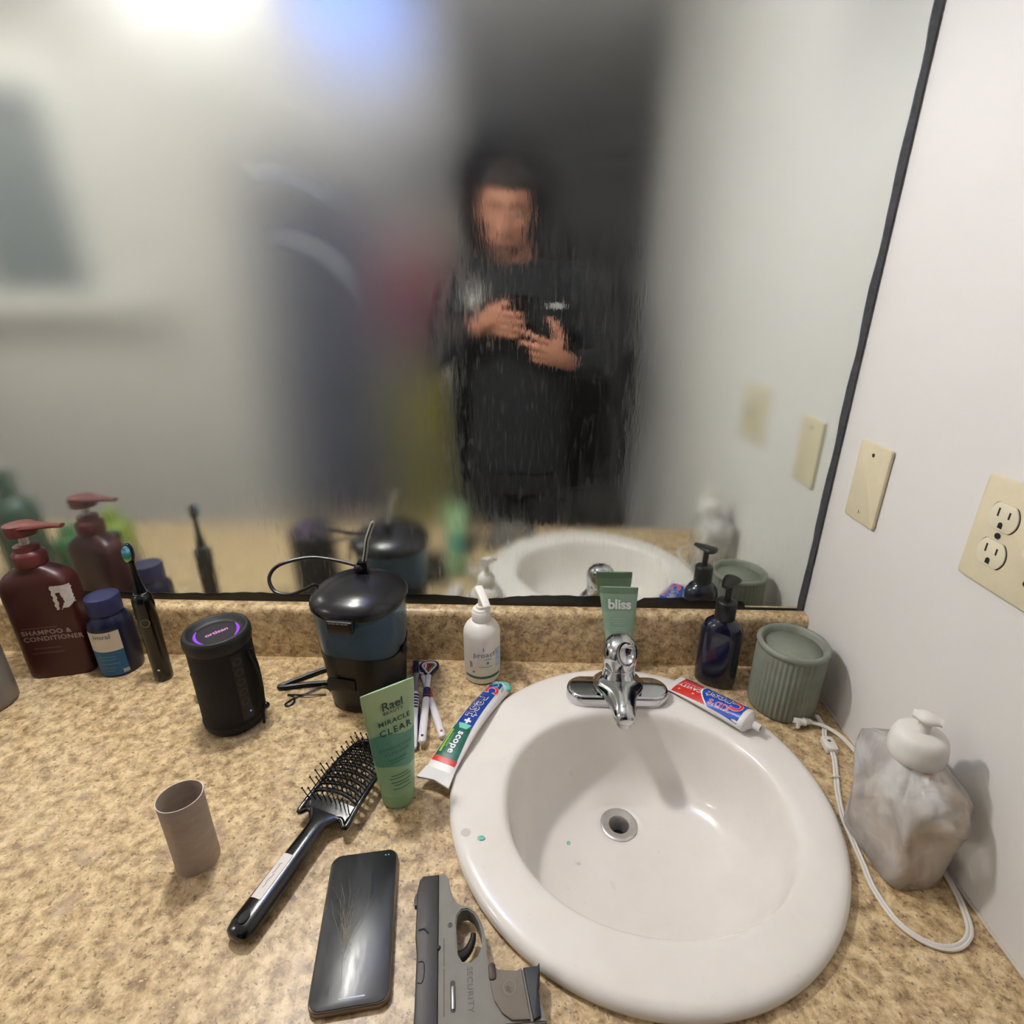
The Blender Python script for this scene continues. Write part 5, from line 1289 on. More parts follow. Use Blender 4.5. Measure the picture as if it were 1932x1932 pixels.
for r_i, y in enumerate([HY0 + 0.010] + ribs_y + [HY1-0.010]):
    for x in (-0.0285, -0.0215, -0.0145, -0.0072, 0.0, 0.0072, 0.0145, 0.0215, 0.0285):
        if abs(x) > head_hw(y)*0.90: continue
        yy = y + 0.006*(1-(x/0.033)**2)
        if pin_me is None:
            o = pin.obj('bristle', M_HB, hb, 60); pin_me = o.data
        else:
            o = bpy.data.objects.new('bristle', pin_me); COL.objects.link(o); o.parent = hb
        o.location = (x, yy, head_z(x, yy) + 0.0010)
        o.rotation_euler = (0.05, x*9.0 - 0.22, 0)

# ================================================================== phone on the counter
ph_ = thing('smartphone', 'black smartphone with a cracked screen lying on the counter', 'phone', (-0.1690, -0.4650, 0), 0.1773)
PWd, PLn, PTh = 0.0745, 0.1500, 0.0088
G().prism(rrect(PWd, PLn, 0.0115, 10), 0.0002, PTh-0.0002, 0.0018).obj('frame', mat('phone_frame', (132, 120, 108), 0.28, 0.75, var=0.06), ph_, 50)
t = NT('phone_glass'); co = t.coords()
sm = t.smooth(t.noise(t.mapping(co, (1.0, 0.25, 1)), 60, 4, 0.7), 0.35, 0.75)
t.principled(Base_Color=srgb((12, 14, 18)), Roughness=t.math('MULTIPLY_ADD', sm, 0.16, 0.27), Coat_Weight=0.0, Specular_IOR_Level=0.65)
scn = G().prism(rrect(PWd-0.0030, PLn-0.0030, 0.0102, 10), PTh-0.0012, PTh+0.0003, 0.0004).obj('screen', t.m, ph_, 50)
zs = PTh + 0.0004
G().prism(rrect(0.024, 0.0011, 0.0005, 4, 0.002, -0.0665), zs-0.0002, zs+0.0001).obj('home_bar', mat('screen_white', (150, 170, 196), 0.4, emit=(120, 140, 170), estr=0.25), scn)
for x in (0.0235, 0.0268):
    G().prism(rrect(0.0018, 0.0010, 0.0004, 4, x, 0.0675), zs-0.0002, zs+0.0001).obj('status_icon', mat('screen_white', (150, 170, 196)), scn)
rc = random.Random(11); M_CRK = mat('crack_line', (150, 140, 122), 0.4)
for i in range(30):
    a = pi/2 + rc.uniform(-0.42, 0.30); L_ = rc.uniform(0.015, 0.062); x0, y0 = -0.010 + rc.uniform(-0.002, 0.002), -0.024 + rc.uniform(-0.006, 0.012)
    P = [(x0 + L_*u*cos(a + 0.12*sin(u*3+i)) , y0 + L_*u*sin(a), zs) for u in (0.1, 0.4, 0.7, 1.0)]
    g = G(); g.tube(P, [0.00014, 0.00014, 0.00012, 0.00006], 4); g.obj('crack', M_CRK, scn, 0)
g = G(); g.tube([(-0.010, -0.024, zs), (-0.0105, -0.040, zs), (-0.009, -0.052, zs)], 0.0002, 4); g.obj('crack', M_CRK, scn, 0)

# ================================================================== pistol lying on its side
pg = thing('handgun', 'grey and black compact handgun lying on its side near the sink', 'handgun', (-0.0910, -0.4240, 0), math.radians(8.5))
M_SLIDE = mat('slide_black', (58, 55, 54), 0.48, 0.35, var=0.10, scale=40)
M_FRAMEG = mat('grey_polymer', (124, 120, 112), 0.62, var=0.05, bump=0.05, bscale=900)
M_GRIP = mat('grip_taupe', (118, 108, 96), 0.7, var=0.05, bump=0.15, bscale=1400)
M_MAGB = mat('dark_navy_polymer', (34, 37, 42), 0.55, var=0.06)
# local: y towards the muzzle (origin at the muzzle end), x towards the grip, z up
sl = [(-0.0225, -0.014), (-0.0205, -0.004), (-0.0170, 0.0), (0.0, 0.0), (0.0, -0.165), (-0.0215, -0.165), (-0.0215, -0.150), (-0.0205, -0.12), (-0.0205, -0.075), (-0.0225, -0.060)]
so = G().prism(sl, 0.0030, 0.0235, 0.0022).obj('slide', M_SLIDE, pg, 35)
G().prism([(-0.0262, -0.020), (-0.0248, -0.014), (-0.0215, -0.012), (-0.0215, -0.026), (-0.0252, -0.026)], 0.010, 0.0165, 0.0008).obj('front_sight', M_SLIDE, pg, 35)
G().prism([(-0.030, -0.148), (-0.0215, -0.128), (-0.0215, -0.160), (-0.030, -0.160)], 0.005, 0.0215, 0.001).obj('rear_sight', M_MAGB, pg, 35)
g = G(); g.tube([(-0.0195, -0.0545, 0.0233), (-0.0140, -0.0535, 0.0237), (-0.0100, -0.0580, 0.0236)], 0.0009, 6); g.obj('ejection_edge', M_MAGB, so)
g = G(); g.tube(spline([(-0.0185, -0.082, 0.0235), (-0.0135, -0.083, 0.0236), (-0.0128, -0.092, 0.0236), (-0.0145, -0.099, 0.0236), (-0.0185, -0.0985, 0.0235)], 4), 0.0005, 5); g.obj('extractor_line', M_MAGB, so)
# frame with a trigger guard opening
fo = [(0.0002, -0.0005), (0.0060, 0.0), (0.0105, -0.006), (0.0125, -0.018), (0.0165, -0.030), (0.0240, -0.0345), (0.0330, -0.0375), (0.0400, -0.046), (0.0445, -0.058), (0.0465, -0.072), (0.0465, -0.084), (0.0480, -0.090), (0.0560, -0.0955),
      (0.0720, -0.0985), (0.0885, -0.0985), (0.0940, -0.140), (0.0560, -0.138), (0.0280, -0.139), (0.0160, -0.147), (0.0100, -0.160), (0.0002, -0.162)]
hole = [(0.0182 + 0.0 , 0)]
hc = [(0.0175, -0.052), (0.0190, -0.044), (0.0235, -0.0395), (0.0295, -0.0395), (0.0355, -0.044), (0.0400, -0.053), (0.0425, -0.064), (0.0420, -0.0745), (0.0375, -0.0825), (0.0300, -0.0870), (0.0225, -0.0855), (0.0185, -0.0790)]
def plate_with_hole(outer, inner, z0, z1):
    bm = bmesh.new()
    vo_ = [bm.verts.new((x, y, z0)) for x, y in outer]; vi = [bm.verts.new((x, y, z0)) for x, y in inner]
    ed = [bm.edges.new((vo_[i], vo_[(i+1) % len(vo_)])) for i in range(len(vo_))] + [bm.edges.new((vi[i], vi[(i+1) % len(vi)])) for i in range(len(vi))]
    bmesh.ops.triangle_fill(bm, use_beauty=True, use_dissolve=False, edges=ed)
    ret = bmesh.ops.extrude_face_region(bm, geom=list(bm.faces))
    for v_ in ret['geom']:
        if isinstance(v_, bmesh.types.BMVert): v_.co.z = z1
    bmesh.ops.recalc_face_normals(bm, faces=bm.faces)
    sharp = [e for e in bm.edges if len(e.link_faces) == 2 and e.calc_face_angle(0) > 0.9]
    bmesh.ops.bevel(bm, geom=sharp, offset=0.0011, segments=2, affect='EDGES')
    g = G(); bm.verts.index_update()
    g.add([v_.co.copy() for v_ in bm.verts], [tuple(v_.index for v_ in f_.verts) for f_ in bm.faces]); bm.free(); return g
fro = plate_with_hole([(p.x, p.y) for p in spline([(x, y, 0) for x, y in fo], 1, True)], hc, 0.0036, 0.0226).obj('frame', M_FRAMEG, pg, 35)
# grip side panel, raised
gp = [(0.0475, -0.0960), (0.0500, -0.0945), (0.0560, -0.0975), (0.0720, -0.1000), (0.0770, -0.0985), (0.0800, -0.1375), (0.0640, -0.1360), (0.0560, -0.1300), (0.0500, -0.1200), (0.0475, -0.1080)]
gpo = G().prism(gp, 0.0226, 0.0250, 0.0008).obj('grip_panel', M_GRIP, pg, 35)
ring = [[(0.0645 + r*cos(a), -0.1125 + r*sin(a), 0.0254) for a in [2*pi*i/32 for i in range(32)]] for r in (0.0052, 0.0058)]
G().loft(ring, False, False).obj('round_emblem', mat('emblem_taupe', (136, 128, 116), 0.6), gpo, 0)
for a in (0.3, 0.9, 1.5):
    g = G(); g.tube([(0.0615 + 0.0010*i, -0.1125 - 0.003 + 0.0022*a + 0.0008*sin(i), 0.0254) for i in range(5)], 0.0005, 4); g.obj('emblem_bar', mat('emblem_taupe', (136, 128, 116)), gpo)
G().prism(rrect(0.0068, 0.0140, 0.0028, 5, 0.0500, -0.0985), 0.0226, 0.0262, 0.0010).xform(Matrix.Identity(4)).obj('magazine_catch', mat('catch_brown', (58, 44, 38), 0.5), pg, 40)
# magazine floor plate
G().prism([(0.0790, -0.0985), (0.0920, -0.0985), (0.0945, -0.0960), (0.0940, -0.1040), (0.0905, -0.1150), (0.0890, -0.1365), (0.0825, -0.1385)], 0.0022, 0.0258, 0.0014).obj('magazine_plate', M_MAGB, pg, 35)
# trigger
tr_ = spline([(0.0180, -0.0770, 0.013), (0.0235, -0.0755, 0.013), (0.0290, -0.0710, 0.013), (0.0330, -0.0640, 0.013), (0.0345, -0.0575, 0.013)], 5)
g = G(); g.tube(tr_, [lerp(0.0056, 0.0026, (i/(len(tr_)-1))) for i in range(len(tr_))], 10, up=(0, 0, 1)); g.obj('trigger', mat('trigger_black', (26, 25, 25), 0.4), pg, 60)
for x, y in ((0.0115, -0.0525),):
    G().lathe([(0.0022, 0.0218), (0.0022, 0.0230), (0.001, 0.0231)], 16, (x, y, 0)).obj('takedown_pin', mat('pin_dark', (58, 54, 52), 0.4, 0.4), pg)
G().sphere((0.0008, -0.0715, 0.0222), (0.0018, 0.0022, 0.0016), 12, 8).obj('pin_stub', M_MAGB, pg)
sc_ = G().prism(rrect(0.0046, 0.0240, 0.0022, 6, 0.0135, -0.112), 0.0222, 0.0230).obj('slide_stop_slot', mat('slot_shadow', (62, 58, 54), 0.6), pg, 40)
G().prism(rrect(0.0028, 0.0180, 0.0013, 6, 0.0136, -0.1135), 0.0226, 0.0240, 0.0005).obj('slide_stop', mat('steel_stop', (150, 148, 142), 0.3, 0.8), sc_, 40)
for (y0, y1) in ((-0.064, -0.088), (-0.090, -0.126)):
    G().box((0.0055, (y0+y1)/2, 0.02265), (0.0010, abs(y1-y0), 0.0006)).obj('frame_line', mat('brown_line', (98, 84, 72), 0.6), pg, 0)
lettering('SECURITY', 0.0074, lambda x, y: Vector((0.0290 + y, -x - 0.1085, 0.0228)), mat('engraved', (98, 93, 86), 0.7), pg, 0.01, 1.1)

# ================================================================== toothpaste spots on the sink
def spot(name, label, cat, c, r, m):
    g = G(); g.sphere((0, 0, 0), (r[0], r[1], r[2]), 16, 8); o = g.obj(name, m); o.location = c; tag(o, label, cat); return o
spot('toothpaste_blob', 'teal toothpaste blob on the left rim of the sink', 'toothpaste', (-0.0490, -0.3760, 0.0172), (0.0045, 0.0032, 0.0009), M_TEAL)
spot('water_stain', 'faint brown stain on the left rim beside the teal blob', 'stain', (-0.0680, -0.3690, 0.0168), (0.0060, 0.0052, 0.0003), mat('stain_brown', (206, 194, 188), 0.4))
spot('toothpaste_speck', 'tiny teal toothpaste speck inside the sink basin', 'toothpaste', (0.0620, -0.3040, -0.083), (0.0024, 0.0030, 0.0012), M_TEAL)

# ================================================================== things seen only in the mirror
M_TOWB = mat('slate_towel', (62, 68, 92), 0.95, var=0.2, scale=20, bump=0.4, bscale=400)
M_TOWM = mat('maroon_towel', (140, 36, 62), 0.95, var=0.2, scale=20, bump=0.4, bscale=400)
M_TOWY = mat('olive_towel', (138, 128, 40), 0.95, var=0.15, scale=20, bump=0.4, bscale=400)
M_HOOK = mat('hook_nickel', (160, 156, 150), 0.3, 1.0)
def towel(name, label, x0, x1, z0, z1, m, folds, y=YB+0.05, slope=0.0):
    th = thing(name, label, 'towel', ((x0+x1)/2, y, z1))
    nx, nz_ = 30, 16; v = []; hw = (x1-x0)/2
    for side in (0.010, -0.010):
        for j in range(nz_+1):
            u = j/nz_
            for i in range(nx+1):
                s_ = lerp(-1, 1, i/nx); wx = hw*s_*lerp(0.55 if slope else 0.9, 1.0, min(1, u*2.2))
                v.append((wx + slope*u, side + 0.022*sin(folds*s_*3.1 + 1.7*u)*lerp(0.4, 1, u), -u*(z1-z0) - 0.02*abs(s_)*(1-u)))
    N = (nx+1)*(nz_+1); f = []
    for j in range(nz_):
        for i in range(nx):
            a = j*(nx+1)+i; f += [(a, a+nx+1, a+nx+2, a+1), (N+a, N+a+1, N+a+nx+2, N+a+nx+1)]
    per = [i for i in range(nx+1)] + [j*(nx+1)+nx for j in range(1, nz_+1)] + [nz_*(nx+1)+i for i in range(nx-1, -1, -1)] + [j*(nx+1) for j in range(nz_-1, 0, -1)]
    for a, b in zip(per, per[1:] + per[:1]): f.append((a, b, N+b, N+a))
    new_obj('cloth', v, f, m, th, 60)
    g = G(); g.tube(spline([(0, YB - y + 0.001, 0.03), (0, YB-y+0.03, 0.025), (0, YB-y+0.05, 0.0), (0, YB-y+0.058, 0.02)], 5), 0.005, 8); g.obj('hook', M_HOOK, th)
    return th
towel('slate_towel', 'large slate blue towel hanging behind the man, seen blurred in the mirror', -1.12, -0.58, -0.50, 1.10, M_TOWB, 3)
towel('maroon_towel', 'maroon towel hanging beside the slate towel, seen blurred in the mirror', -0.56, -0.355, 0.43, 0.84, M_TOWM, 2, y=YB+0.085)
towel('plum_towel', 'plum grey cloth hanging high beside the slate towel, seen blurred in the mirror', -0.57, -0.355, 0.935, 1.17, mat('plum_towel', (74, 70, 98), 0.95, var=0.2, scale=20), 2)
towel('olive_towel', 'olive yellow towel hanging low on the rear wall, seen blurred in the mirror', -0.58, -0.355, -0.40, 0.37, M_TOWY, 2, y=YB+0.085)
o = G().prism(rrect(0.10, 0.075, 0.01), 0, 0.02, 0.003).xform(Matrix.Translation((-0.43, YB, 0.892)) @ Matrix.Rotation(pi/2, 4, 'X')).obj('pale_wall_box', mat('pale_box', (206, 198, 140), 0.6)); tag(o, 'small pale yellow box on the rear wall between plum and maroon towels', 'wall box')
def side_bottle(name, label, loc, r, h, col):
    th = thing(name, label, 'bottle', loc); m = mat(name + '_plastic', col, 0.35, var=0.05)
    G().lathe([(r*0.9, 0), (r, 0.004), (r, h*0.66), (r*0.85, h*0.75), (r*0.4, h*0.80), (r*0.38, h*0.83)], 32).obj('body', m, th, 50)
    G().lathe([(r*0.45, h*0.82), (r*0.45, h*0.98), (r*0.4, h)], 24).obj('cap', m, th, 50)
side_bottle('dark_green_bottle', 'tall dark green bottle reflected at the left edge of the mirror', (-1.10, -0.215, 0), 0.042, 0.27, (52, 78, 62))
side_bottle('lime_bottle', 'lime green bottle reflected between maroon bottle and toothbrush', (-1.015, -0.360, 0), 0.040, 0.13, (128, 150, 58))
side_bottle('leaf_green_bottle', 'leaf green bottle reflected just left of the maroon bottle reflection', (-1.075, -0.300, 0), 0.035, 0.115, (74, 124, 78))

# ================================================================== the man holding the camera phone
FX, FY = -0.035, -1.14
man = thing('person', 'man in black shirt and trousers holding up a phone, seen in the fogged mirror', 'person', (FX, FY, ZF))
LOC = Vector((FX, FY, ZF))
def W(p): return Vector(p) - LOC          # world -> local
M_SKIN = mat('skin', (172, 116, 92), 0.5, var=0.06, scale=40, sub=0.12)
M_SHIRT = mat('black_shirt', (22, 22, 25), 0.85, var=0.15, scale=40, bump=0.2, bscale=500)
M_TROU = mat('black_trousers', (20, 19, 20), 0.85, var=0.15, scale=40)
M_HAIR = mat('dark_hair', (38, 28, 24), 0.7, var=0.3, scale=200)
def limb(g, pts, rs, k=6, n=14, flat=1.0, up=None):
    P = spline(pts, k); m = len(pts)-1
    R = []
    for i in range(len(P)):
        u = i/k; j = min(int(u), m-1); R.append(lerp(rs[j], rs[j+1], u-j))
    g.tube(P, R, n, flat=flat, up=up); g.sphere(P[0], R[0]*0.98, 12, 8); g.sphere(P[-1], R[-1]*0.98, 12, 8)
    return g
# phone held in the hands: the camera looks out of its back
pcn = CAM_O - CAM_A*0.022 - CAM_B*0.062 - CAM_C*0.0075
PM = Matrix(((CAM_A.x, CAM_B.x, CAM_C.x, pcn.x), (CAM_A.y, CAM_B.y, CAM_C.y, pcn.y), (CAM_A.z, CAM_B.z, CAM_C.z, pcn.z), (0, 0, 0, 1)))
hp = thing('camera_phone', 'black phone held in the hands of the man in the mirror', 'phone', pcn)
PR_ = PM.copy(); PR_.translation = (0, 0, 0)
G().prism(rrect(0.0745, 0.150, 0.0115, 8), -0.004, 0.004, 0.0015).xform(PR_).obj('body', M_GBLK, hp, 40)
G().prism(rrect(0.033, 0.034, 0.007, 6, 0.0205, 0.0550), 0.0040, 0.0050, 0.0004).xform(PR_).obj('camera_bump', M_GBLK, hp, 40)
def Pp(a, b, c): return PM @ Vector((a, b, c))
# ---- skin: head, neck, arms, hands, one continuous surface
body = G()
HC = Vector((-0.077, -1.075, 0.868))        # eye level, middle of the head
HR = Matrix.Rotation(-0.30, 4, 'X') @ Matrix.Rotation(0.06, 4, 'Y')
def Hd(p): return HC + (HR @ Vector(p))
hs = []
for z, hw, yf, yb in ((-0.118, 0.022, 0.074, 0.040), (-0.112, 0.036, 0.086, 0.018), (-0.098, 0.048, 0.090, -0.008), (-0.070, 0.060, 0.089, -0.045), (-0.035, 0.067, 0.087, -0.075), (0.0, 0.073, 0.083, -0.092), (0.022, 0.075, 0.088, -0.098),
                      (0.050, 0.075, 0.087, -0.098), (0.080, 0.068, 0.074, -0.088), (0.103, 0.052, 0.052, -0.066), (0.117, 0.028, 0.022, -0.036), (0.121, 0.008, 0.0, -0.012)):
    ring = []
    for i in range(36):
        a = 2*pi*i/36; x = hw*math.copysign(abs(cos(a))**0.92, cos(a)); ym = (yf+yb)/2; y = ym + (yf-yb)/2*sin(a); ring.append(Hd((x, y, z)))
    hs.append(ring)
body.loft(hs)
limb(body, [Hd((0, 0.086, 0.012)), Hd((0, 0.098, -0.016)), Hd((0, 0.112, -0.040))], [0.0075, 0.0095, 0.0115])
for s_ in (-1, 1):
    body.sphere(Hd((0.011*s_, 0.098, -0.044)), (0.0085, 0.010, 0.0075), 12, 8)
    limb(body, [Hd((0.012*s_, 0.084, 0.022)), Hd((0.032*s_, 0.082, 0.026)), Hd((0.052*s_, 0.070, 0.020))], [0.0085, 0.0095, 0.007])
    body.sphere(Hd((0.042*s_, 0.062, -0.030)), (0.020, 0.020, 0.018), 14, 10)
    body.sphere(Hd((0.076*s_, -0.008, -0.008)), (0.008, 0.019, 0.031), 14, 10)
body.sphere(Hd((0, 0.080, -0.106)), (0.020, 0.014, 0.014), 14, 10)
for z, r in ((-0.066, 0.0062), (-0.076, 0.0072)):
    limb(body, [Hd((-0.024, 0.082, z)), Hd((0, 0.0925, z)), Hd((0.024, 0.082, z))], [r*0.6, r, r*0.6])
limb(body, [Hd((0, -0.018, -0.075)), Vector((-0.058, -1.128, 0.735)), Vector((-0.048, -1.135, 0.690))], [0.056, 0.058, 0.066], n=18)
# trunk under the shirt
tr_s = []
for z, a, b, yc in ((0.06, 0.165, 0.105, -1.130), (0.20, 0.155, 0.105, -1.130), (0.38, 0.165, 0.110, -1.130), (0.52, 0.180, 0.115, -1.132), (0.62, 0.180, 0.105, -1.138), (0.68, 0.140, 0.075, -1.140), (0.71, 0.07, 0.055, -1.138)):
    tr_s.append(se(-0.035, yc, z, a, b, 36, 2.5))
body.loft(tr_s)
LSH, RSH = Vector((-0.262, -1.135, 0.650)), Vector((0.180, -1.135, 0.655))
LEL, REL = Vector((-0.352, -1.050, 0.410)), Vector((0.262, -1.060, 0.392))
LWR, RWR = Pp(-0.128, -0.030, -0.040), Vector((0.118, -0.900, 0.425))
limb(body, [LSH, LSH.lerp(LEL, 0.5), LEL], [0.060, 0.050, 0.042])
limb(body, [RSH, RSH.lerp(REL, 0.5), REL], [0.060, 0.050, 0.042])
limb(body, [LEL, LEL.lerp(LWR, 0.35), LWR], [0.042, 0.042, 0.027])
limb(body, [REL, REL.lerp(RWR, 0.35), RWR], [0.042, 0.042, 0.027])
# left hand: fingers across the back of the phone, thumb on its screen side
limb(body, [LWR, Pp(-0.108, -0.015, -0.030), Pp(-0.080, -0.004, -0.016)], [0.026, 0.030, 0.026], n=16)
limb(body, [Pp(-0.092, 0.020, -0.020), Pp(-0.076, 0.0, -0.012), Pp(-0.080, -0.038, -0.018)], [0.020, 0.021, 0.019])
for b, ln in ((0.026, 0.92), (0.004, 1.0), (-0.018, 0.95), (-0.039, 0.80)):
    limb(body, [Pp(-0.072, b*0.9, -0.006), Pp(-0.0555, b, 0.010), Pp(-0.0555 + 0.030*ln, b - 0.002, 0.0150), Pp(-0.0555 + 0.052*ln, b - 0.004, 0.0135)], [0.0115, 0.0100, 0.0090, 0.0078], k=4, n=12)
limb(body, [Pp(-0.096, 0.004, -0.034), Pp(-0.066, 0.030, -0.030), Pp(-0.040, 0.046, -0.018)], [0.017, 0.0125, 0.0095], k=5, n=12)
# right hand: palm under the phone, two fingers reaching up along its back, thumb raised
limb(body, [RWR, Vector((0.094, -0.868, 0.440)), Vector((0.070, -0.850, 0.462))], [0.026, 0.030, 0.027], n=16)
limb(body, [Vector((0.092, -0.852, 0.484)), Vector((0.058, -0.845, 0.462)), Vector((0.064, -0.858, 0.432))], [0.019, 0.022, 0.018])
for base, mid, p2, tip in (((0.058, -0.836, 0.484), (0.026, -0.826, 0.498), (0.002, -0.834, 0.508), (-0.019, -0.840, 0.516)),
                           ((0.052, -0.838, 0.464), (0.022, -0.828, 0.474), (-0.001, -0.838, 0.482), (-0.022, -0.846, 0.488)),
                           ((0.052, -0.846, 0.446), (0.024, -0.842, 0.452), (0.004, -0.856, 0.460), (0.006, -0.872, 0.466)),
                           ((0.056, -0.856, 0.430), (0.032, -0.852, 0.434), (0.014, -0.864, 0.440), (0.016, -0.878, 0.446))):
    limb(body, [base, mid, p2, tip], [0.0112, 0.0098, 0.0088, 0.0076], k=4, n=12)
limb(body, [Vector((0.094, -0.862, 0.486)), Vector((0.080, -0.858, 0.524)), Vector((0.058, -0.866, 0.552))], [0.016, 0.0120, 0.0090], k=5, n=12)
body.v = [W(p) for p in body.v]
bo = body.obj('body', M_SKIN, man)
evaluated(bo, ('REMESH', dict(mode='VOXEL', voxel_size=0.0036)), ('SMOOTH', dict(factor=0.5, iterations=3)))
bo.data.materials.clear(); bo.data.materials.append(M_SKIN)
# ---- shirt
g = G(); st = []
for z, a, b, yc in ((0.02, 0.182, 0.122, -1.130), (0.06, 0.180, 0.120, -1.130), (0.20, 0.170, 0.118, -1.130), (0.38, 0.180, 0.122, -1.130), (0.52, 0.196, 0.128, -1.132), (0.61, 0.198, 0.118, -1.138), (0.665, 0.165, 0.092, -1.140), (0.700, 0.105, 0.072, -1.138), (0.722, 0.072, 0.064, -1.134)):
    st.append(se(-0.035, yc, z, a, b, 40, 2.5))
g.loft(st)
limb(g, [LSH, LSH.lerp(LEL, 0.5), LEL], [0.075, 0.066, 0.056], n=18)
limb(g, [RSH, RSH.lerp(REL, 0.5), REL], [0.075, 0.066, 0.056], n=18)
limb(g, [LEL, LEL.lerp(LWR, 0.4), LEL.lerp(LWR, 0.82)], [0.056, 0.053, 0.042], n=18)
limb(g, [REL, REL.lerp(RWR, 0.4), REL.lerp(RWR, 0.82)], [0.056, 0.053, 0.042], n=18)
limb(g, [Vector((-0.05, -1.137, 0.668)), LSH], [0.07, 0.066]); limb(g, [Vector((-0.02, -1.137, 0.668)), RSH], [0.07, 0.066])
g.v = [W(p) for p in g.v]
sho = g.obj('shirt', M_SHIRT, man)
evaluated(sho, ('REMESH', dict(mode='VOXEL', voxel_size=0.008)), ('SMOOTH', dict(factor=0.5, iterations=6)))
sho.data.materials.clear(); sho.data.materials.append(M_SHIRT)
# chest emblem: grey shield on his left breast, small tag on the right
M_EMB = mat('silver_emblem', (176, 176, 172), 0.45, 0.3, var=0.3, scale=160)
def on_chest(x, z):
    # front of the shirt at this place (superellipse section), slightly proud
    a, b = 0.196, 0.128; q = max(0, 1 - abs((x + 0.035)/a)**2.5) ** (1/2.5)
    return W((x, -1.134 + b*q + 0.004, z))
shield = [(-0.030, 0.034), (-0.012, 0.038), (0.0, 0.030), (0.012, 0.038), (0.030, 0.034), (0.033, 0.012), (0.024, -0.014), (0.0, -0.042), (-0.024, -0.014), (-0.033, 0.012)]
v = [on_chest(-0.188 + x, 0.612 + z) for x, z in shield]; n = len(v)
v2 = [p + Vector((0, 0.003, 0)) for p in v]
new_obj('chest_emblem', v + v2, [tuple(range(n)), tuple(n+i for i in range(n))] + [(i, (i+1) % n, n+(i+1) % n, n+i) for i in range(n)], M_EMB, sho, 0)
v = [on_chest(0.085 + x, 0.585 + z) for x, z in ((-0.028, -0.007), (0.028, -0.007), (0.028, 0.009), (-0.028, 0.009))]; v2 = [p + Vector((0, 0.003, 0)) for p in v]
new_obj('name_tag', v + v2, [(0, 1, 2, 3), (4, 5, 6, 7), (0, 1, 5, 4), (1, 2, 6, 5), (2, 3, 7, 6), (3, 0, 4, 7)], M_EMB, sho, 0)
# ---- trousers and boots
g = G()
g.loft([se(-0.035, -1.132, z, a, b, 36, 2.5) for z, a, b in ((-0.06, 0.170, 0.118), (0.02, 0.172, 0.118), (0.07, 0.168, 0.112))])
for s_ in (-1, 1):
    hx = -0.035 + 0.088*s_
    limb(g, [(hx, -1.132, -0.03), (hx + 0.008*s_, -1.120, -0.20), (hx + 0.014*s_, -1.122, -0.40), (hx + 0.016*s_, -1.140, -0.60), (hx + 0.016*s_, -1.145, -0.765)], [0.092, 0.085, 0.066, 0.062, 0.056], n=18)
g.v = [W(p) for p in g.v]
tro = g.obj('trousers', M_TROU, man)
evaluated(tro, ('REMESH', dict(mode='VOXEL', voxel_size=0.009)), ('SMOOTH', dict(factor=0.5, iterations=4)))
tro.data.materials.clear(); tro.data.materials.append(M_TROU)
for s_ in (-1, 1):
    hx = -0.035 + 0.104*s_
    g = G(); g.loft([[W(p) for p in se(hx, yc, z, a, b, 28, 2.6)] for z, a, b, yc in ((ZF, 0.044, 0.125, -1.09), (ZF+0.02, 0.048, 0.130, -1.09), (ZF+0.05, 0.045, 0.120, -1.10), (ZF+0.075, 0.042, 0.085, -1.125), (ZF+0.11, 0.044, 0.060, -1.145), (ZF+0.17, 0.046, 0.055, -1.147))])
    g.obj('boot', M_BLKP, man, 60)
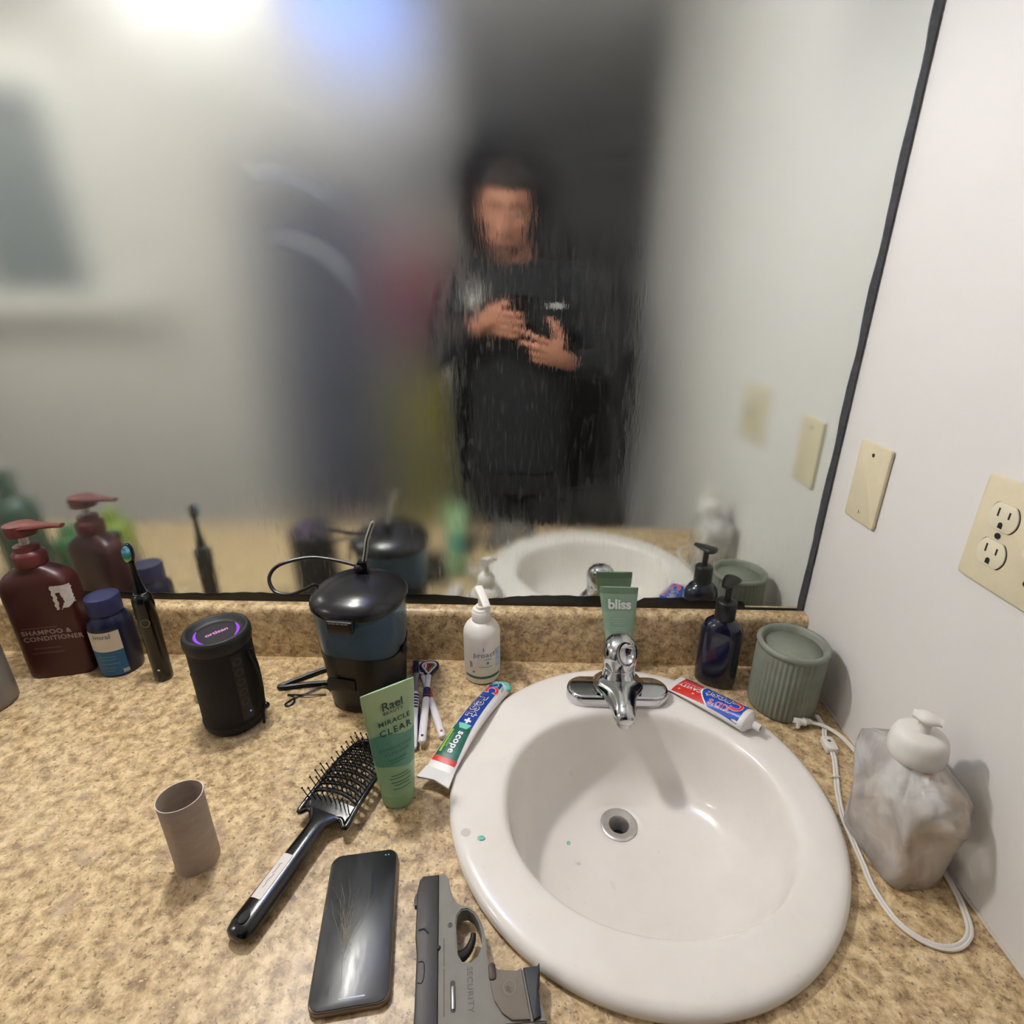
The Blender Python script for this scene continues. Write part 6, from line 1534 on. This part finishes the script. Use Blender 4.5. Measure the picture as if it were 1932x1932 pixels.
# ---- hair, brows, beard, eyes
g = G(); hr_ = []
for z, hw, yf, yb in ((-0.030, 0.071, -0.030, -0.082), (0.0, 0.079, -0.010, -0.100), (0.030, 0.081, 0.030, -0.106), (0.056, 0.081, 0.078, -0.106), (0.072, 0.078, 0.092, -0.102), (0.095, 0.066, 0.078, -0.088), (0.117, 0.044, 0.048, -0.060), (0.130, 0.016, 0.010, -0.020)):
    hr_.append([W(Hd((hw*cos(a), (yf+yb)/2 + (yf-yb)/2*sin(a), z))) for a in [2*pi*i/32 for i in range(32)]])
g.loft(hr_).obj('hair', M_HAIR, man, 70)
g = G()
for s_ in (-1, 1):
    limb(g, [Hd((0.014*s_, 0.093, 0.024)), Hd((0.034*s_, 0.091, 0.029)), Hd((0.052*s_, 0.078, 0.023))], [0.0030, 0.0034, 0.0018], n=8)
g.v = [W(p) for p in g.v]; g.obj('eyebrows', M_HAIR, man, 70)
M_BEARD = mat('short_beard', (84, 56, 44), 0.8, var=0.35, scale=300)
g = G(); br_ = []
for z, hw, yf, yb in ((-0.123, 0.024, 0.077, 0.036), (-0.114, 0.039, 0.090, 0.020), (-0.098, 0.0505, 0.0935, 0.0), (-0.084, 0.056, 0.0930, -0.014)):
    br_.append([W(Hd((hw*cos(a), (yf+yb)/2 + (yf-yb)/2*sin(a), z))) for a in [2*pi*i/32 for i in range(32)]])
g.loft(br_); 
gg = G(); limb(gg, [Hd((-0.030, 0.082, -0.070)), Hd((-0.014, 0.0945, -0.0575)), Hd((0, 0.098, -0.0565)), Hd((0.014, 0.0945, -0.0575)), Hd((0.030, 0.082, -0.070))], [0.003, 0.0048, 0.0042, 0.0048, 0.003], n=8)
gg.v = [W(p) for p in gg.v]; g.add(gg.v, gg.f); g.obj('beard', M_BEARD, man, 70)
for s_ in (-1, 1):
    e_ = G().sphere(W(Hd((0.031*s_, 0.0745, 0.001))), (0.0125, 0.0095, 0.0085), 14, 10).obj('eye', mat('eye_white', (206, 196, 186), 0.3), man)
    G().sphere(W(Hd((0.031*s_, 0.0810, -0.002))), (0.0058, 0.0042, 0.0058), 12, 8).obj('iris', mat('iris_brown', (46, 30, 22), 0.2), e_)
    G().sphere(W(Hd((0.031*s_, 0.0765, 0.0055))), (0.0135, 0.0095, 0.0055), 14, 8).obj('eyelid', M_SKIN, e_)
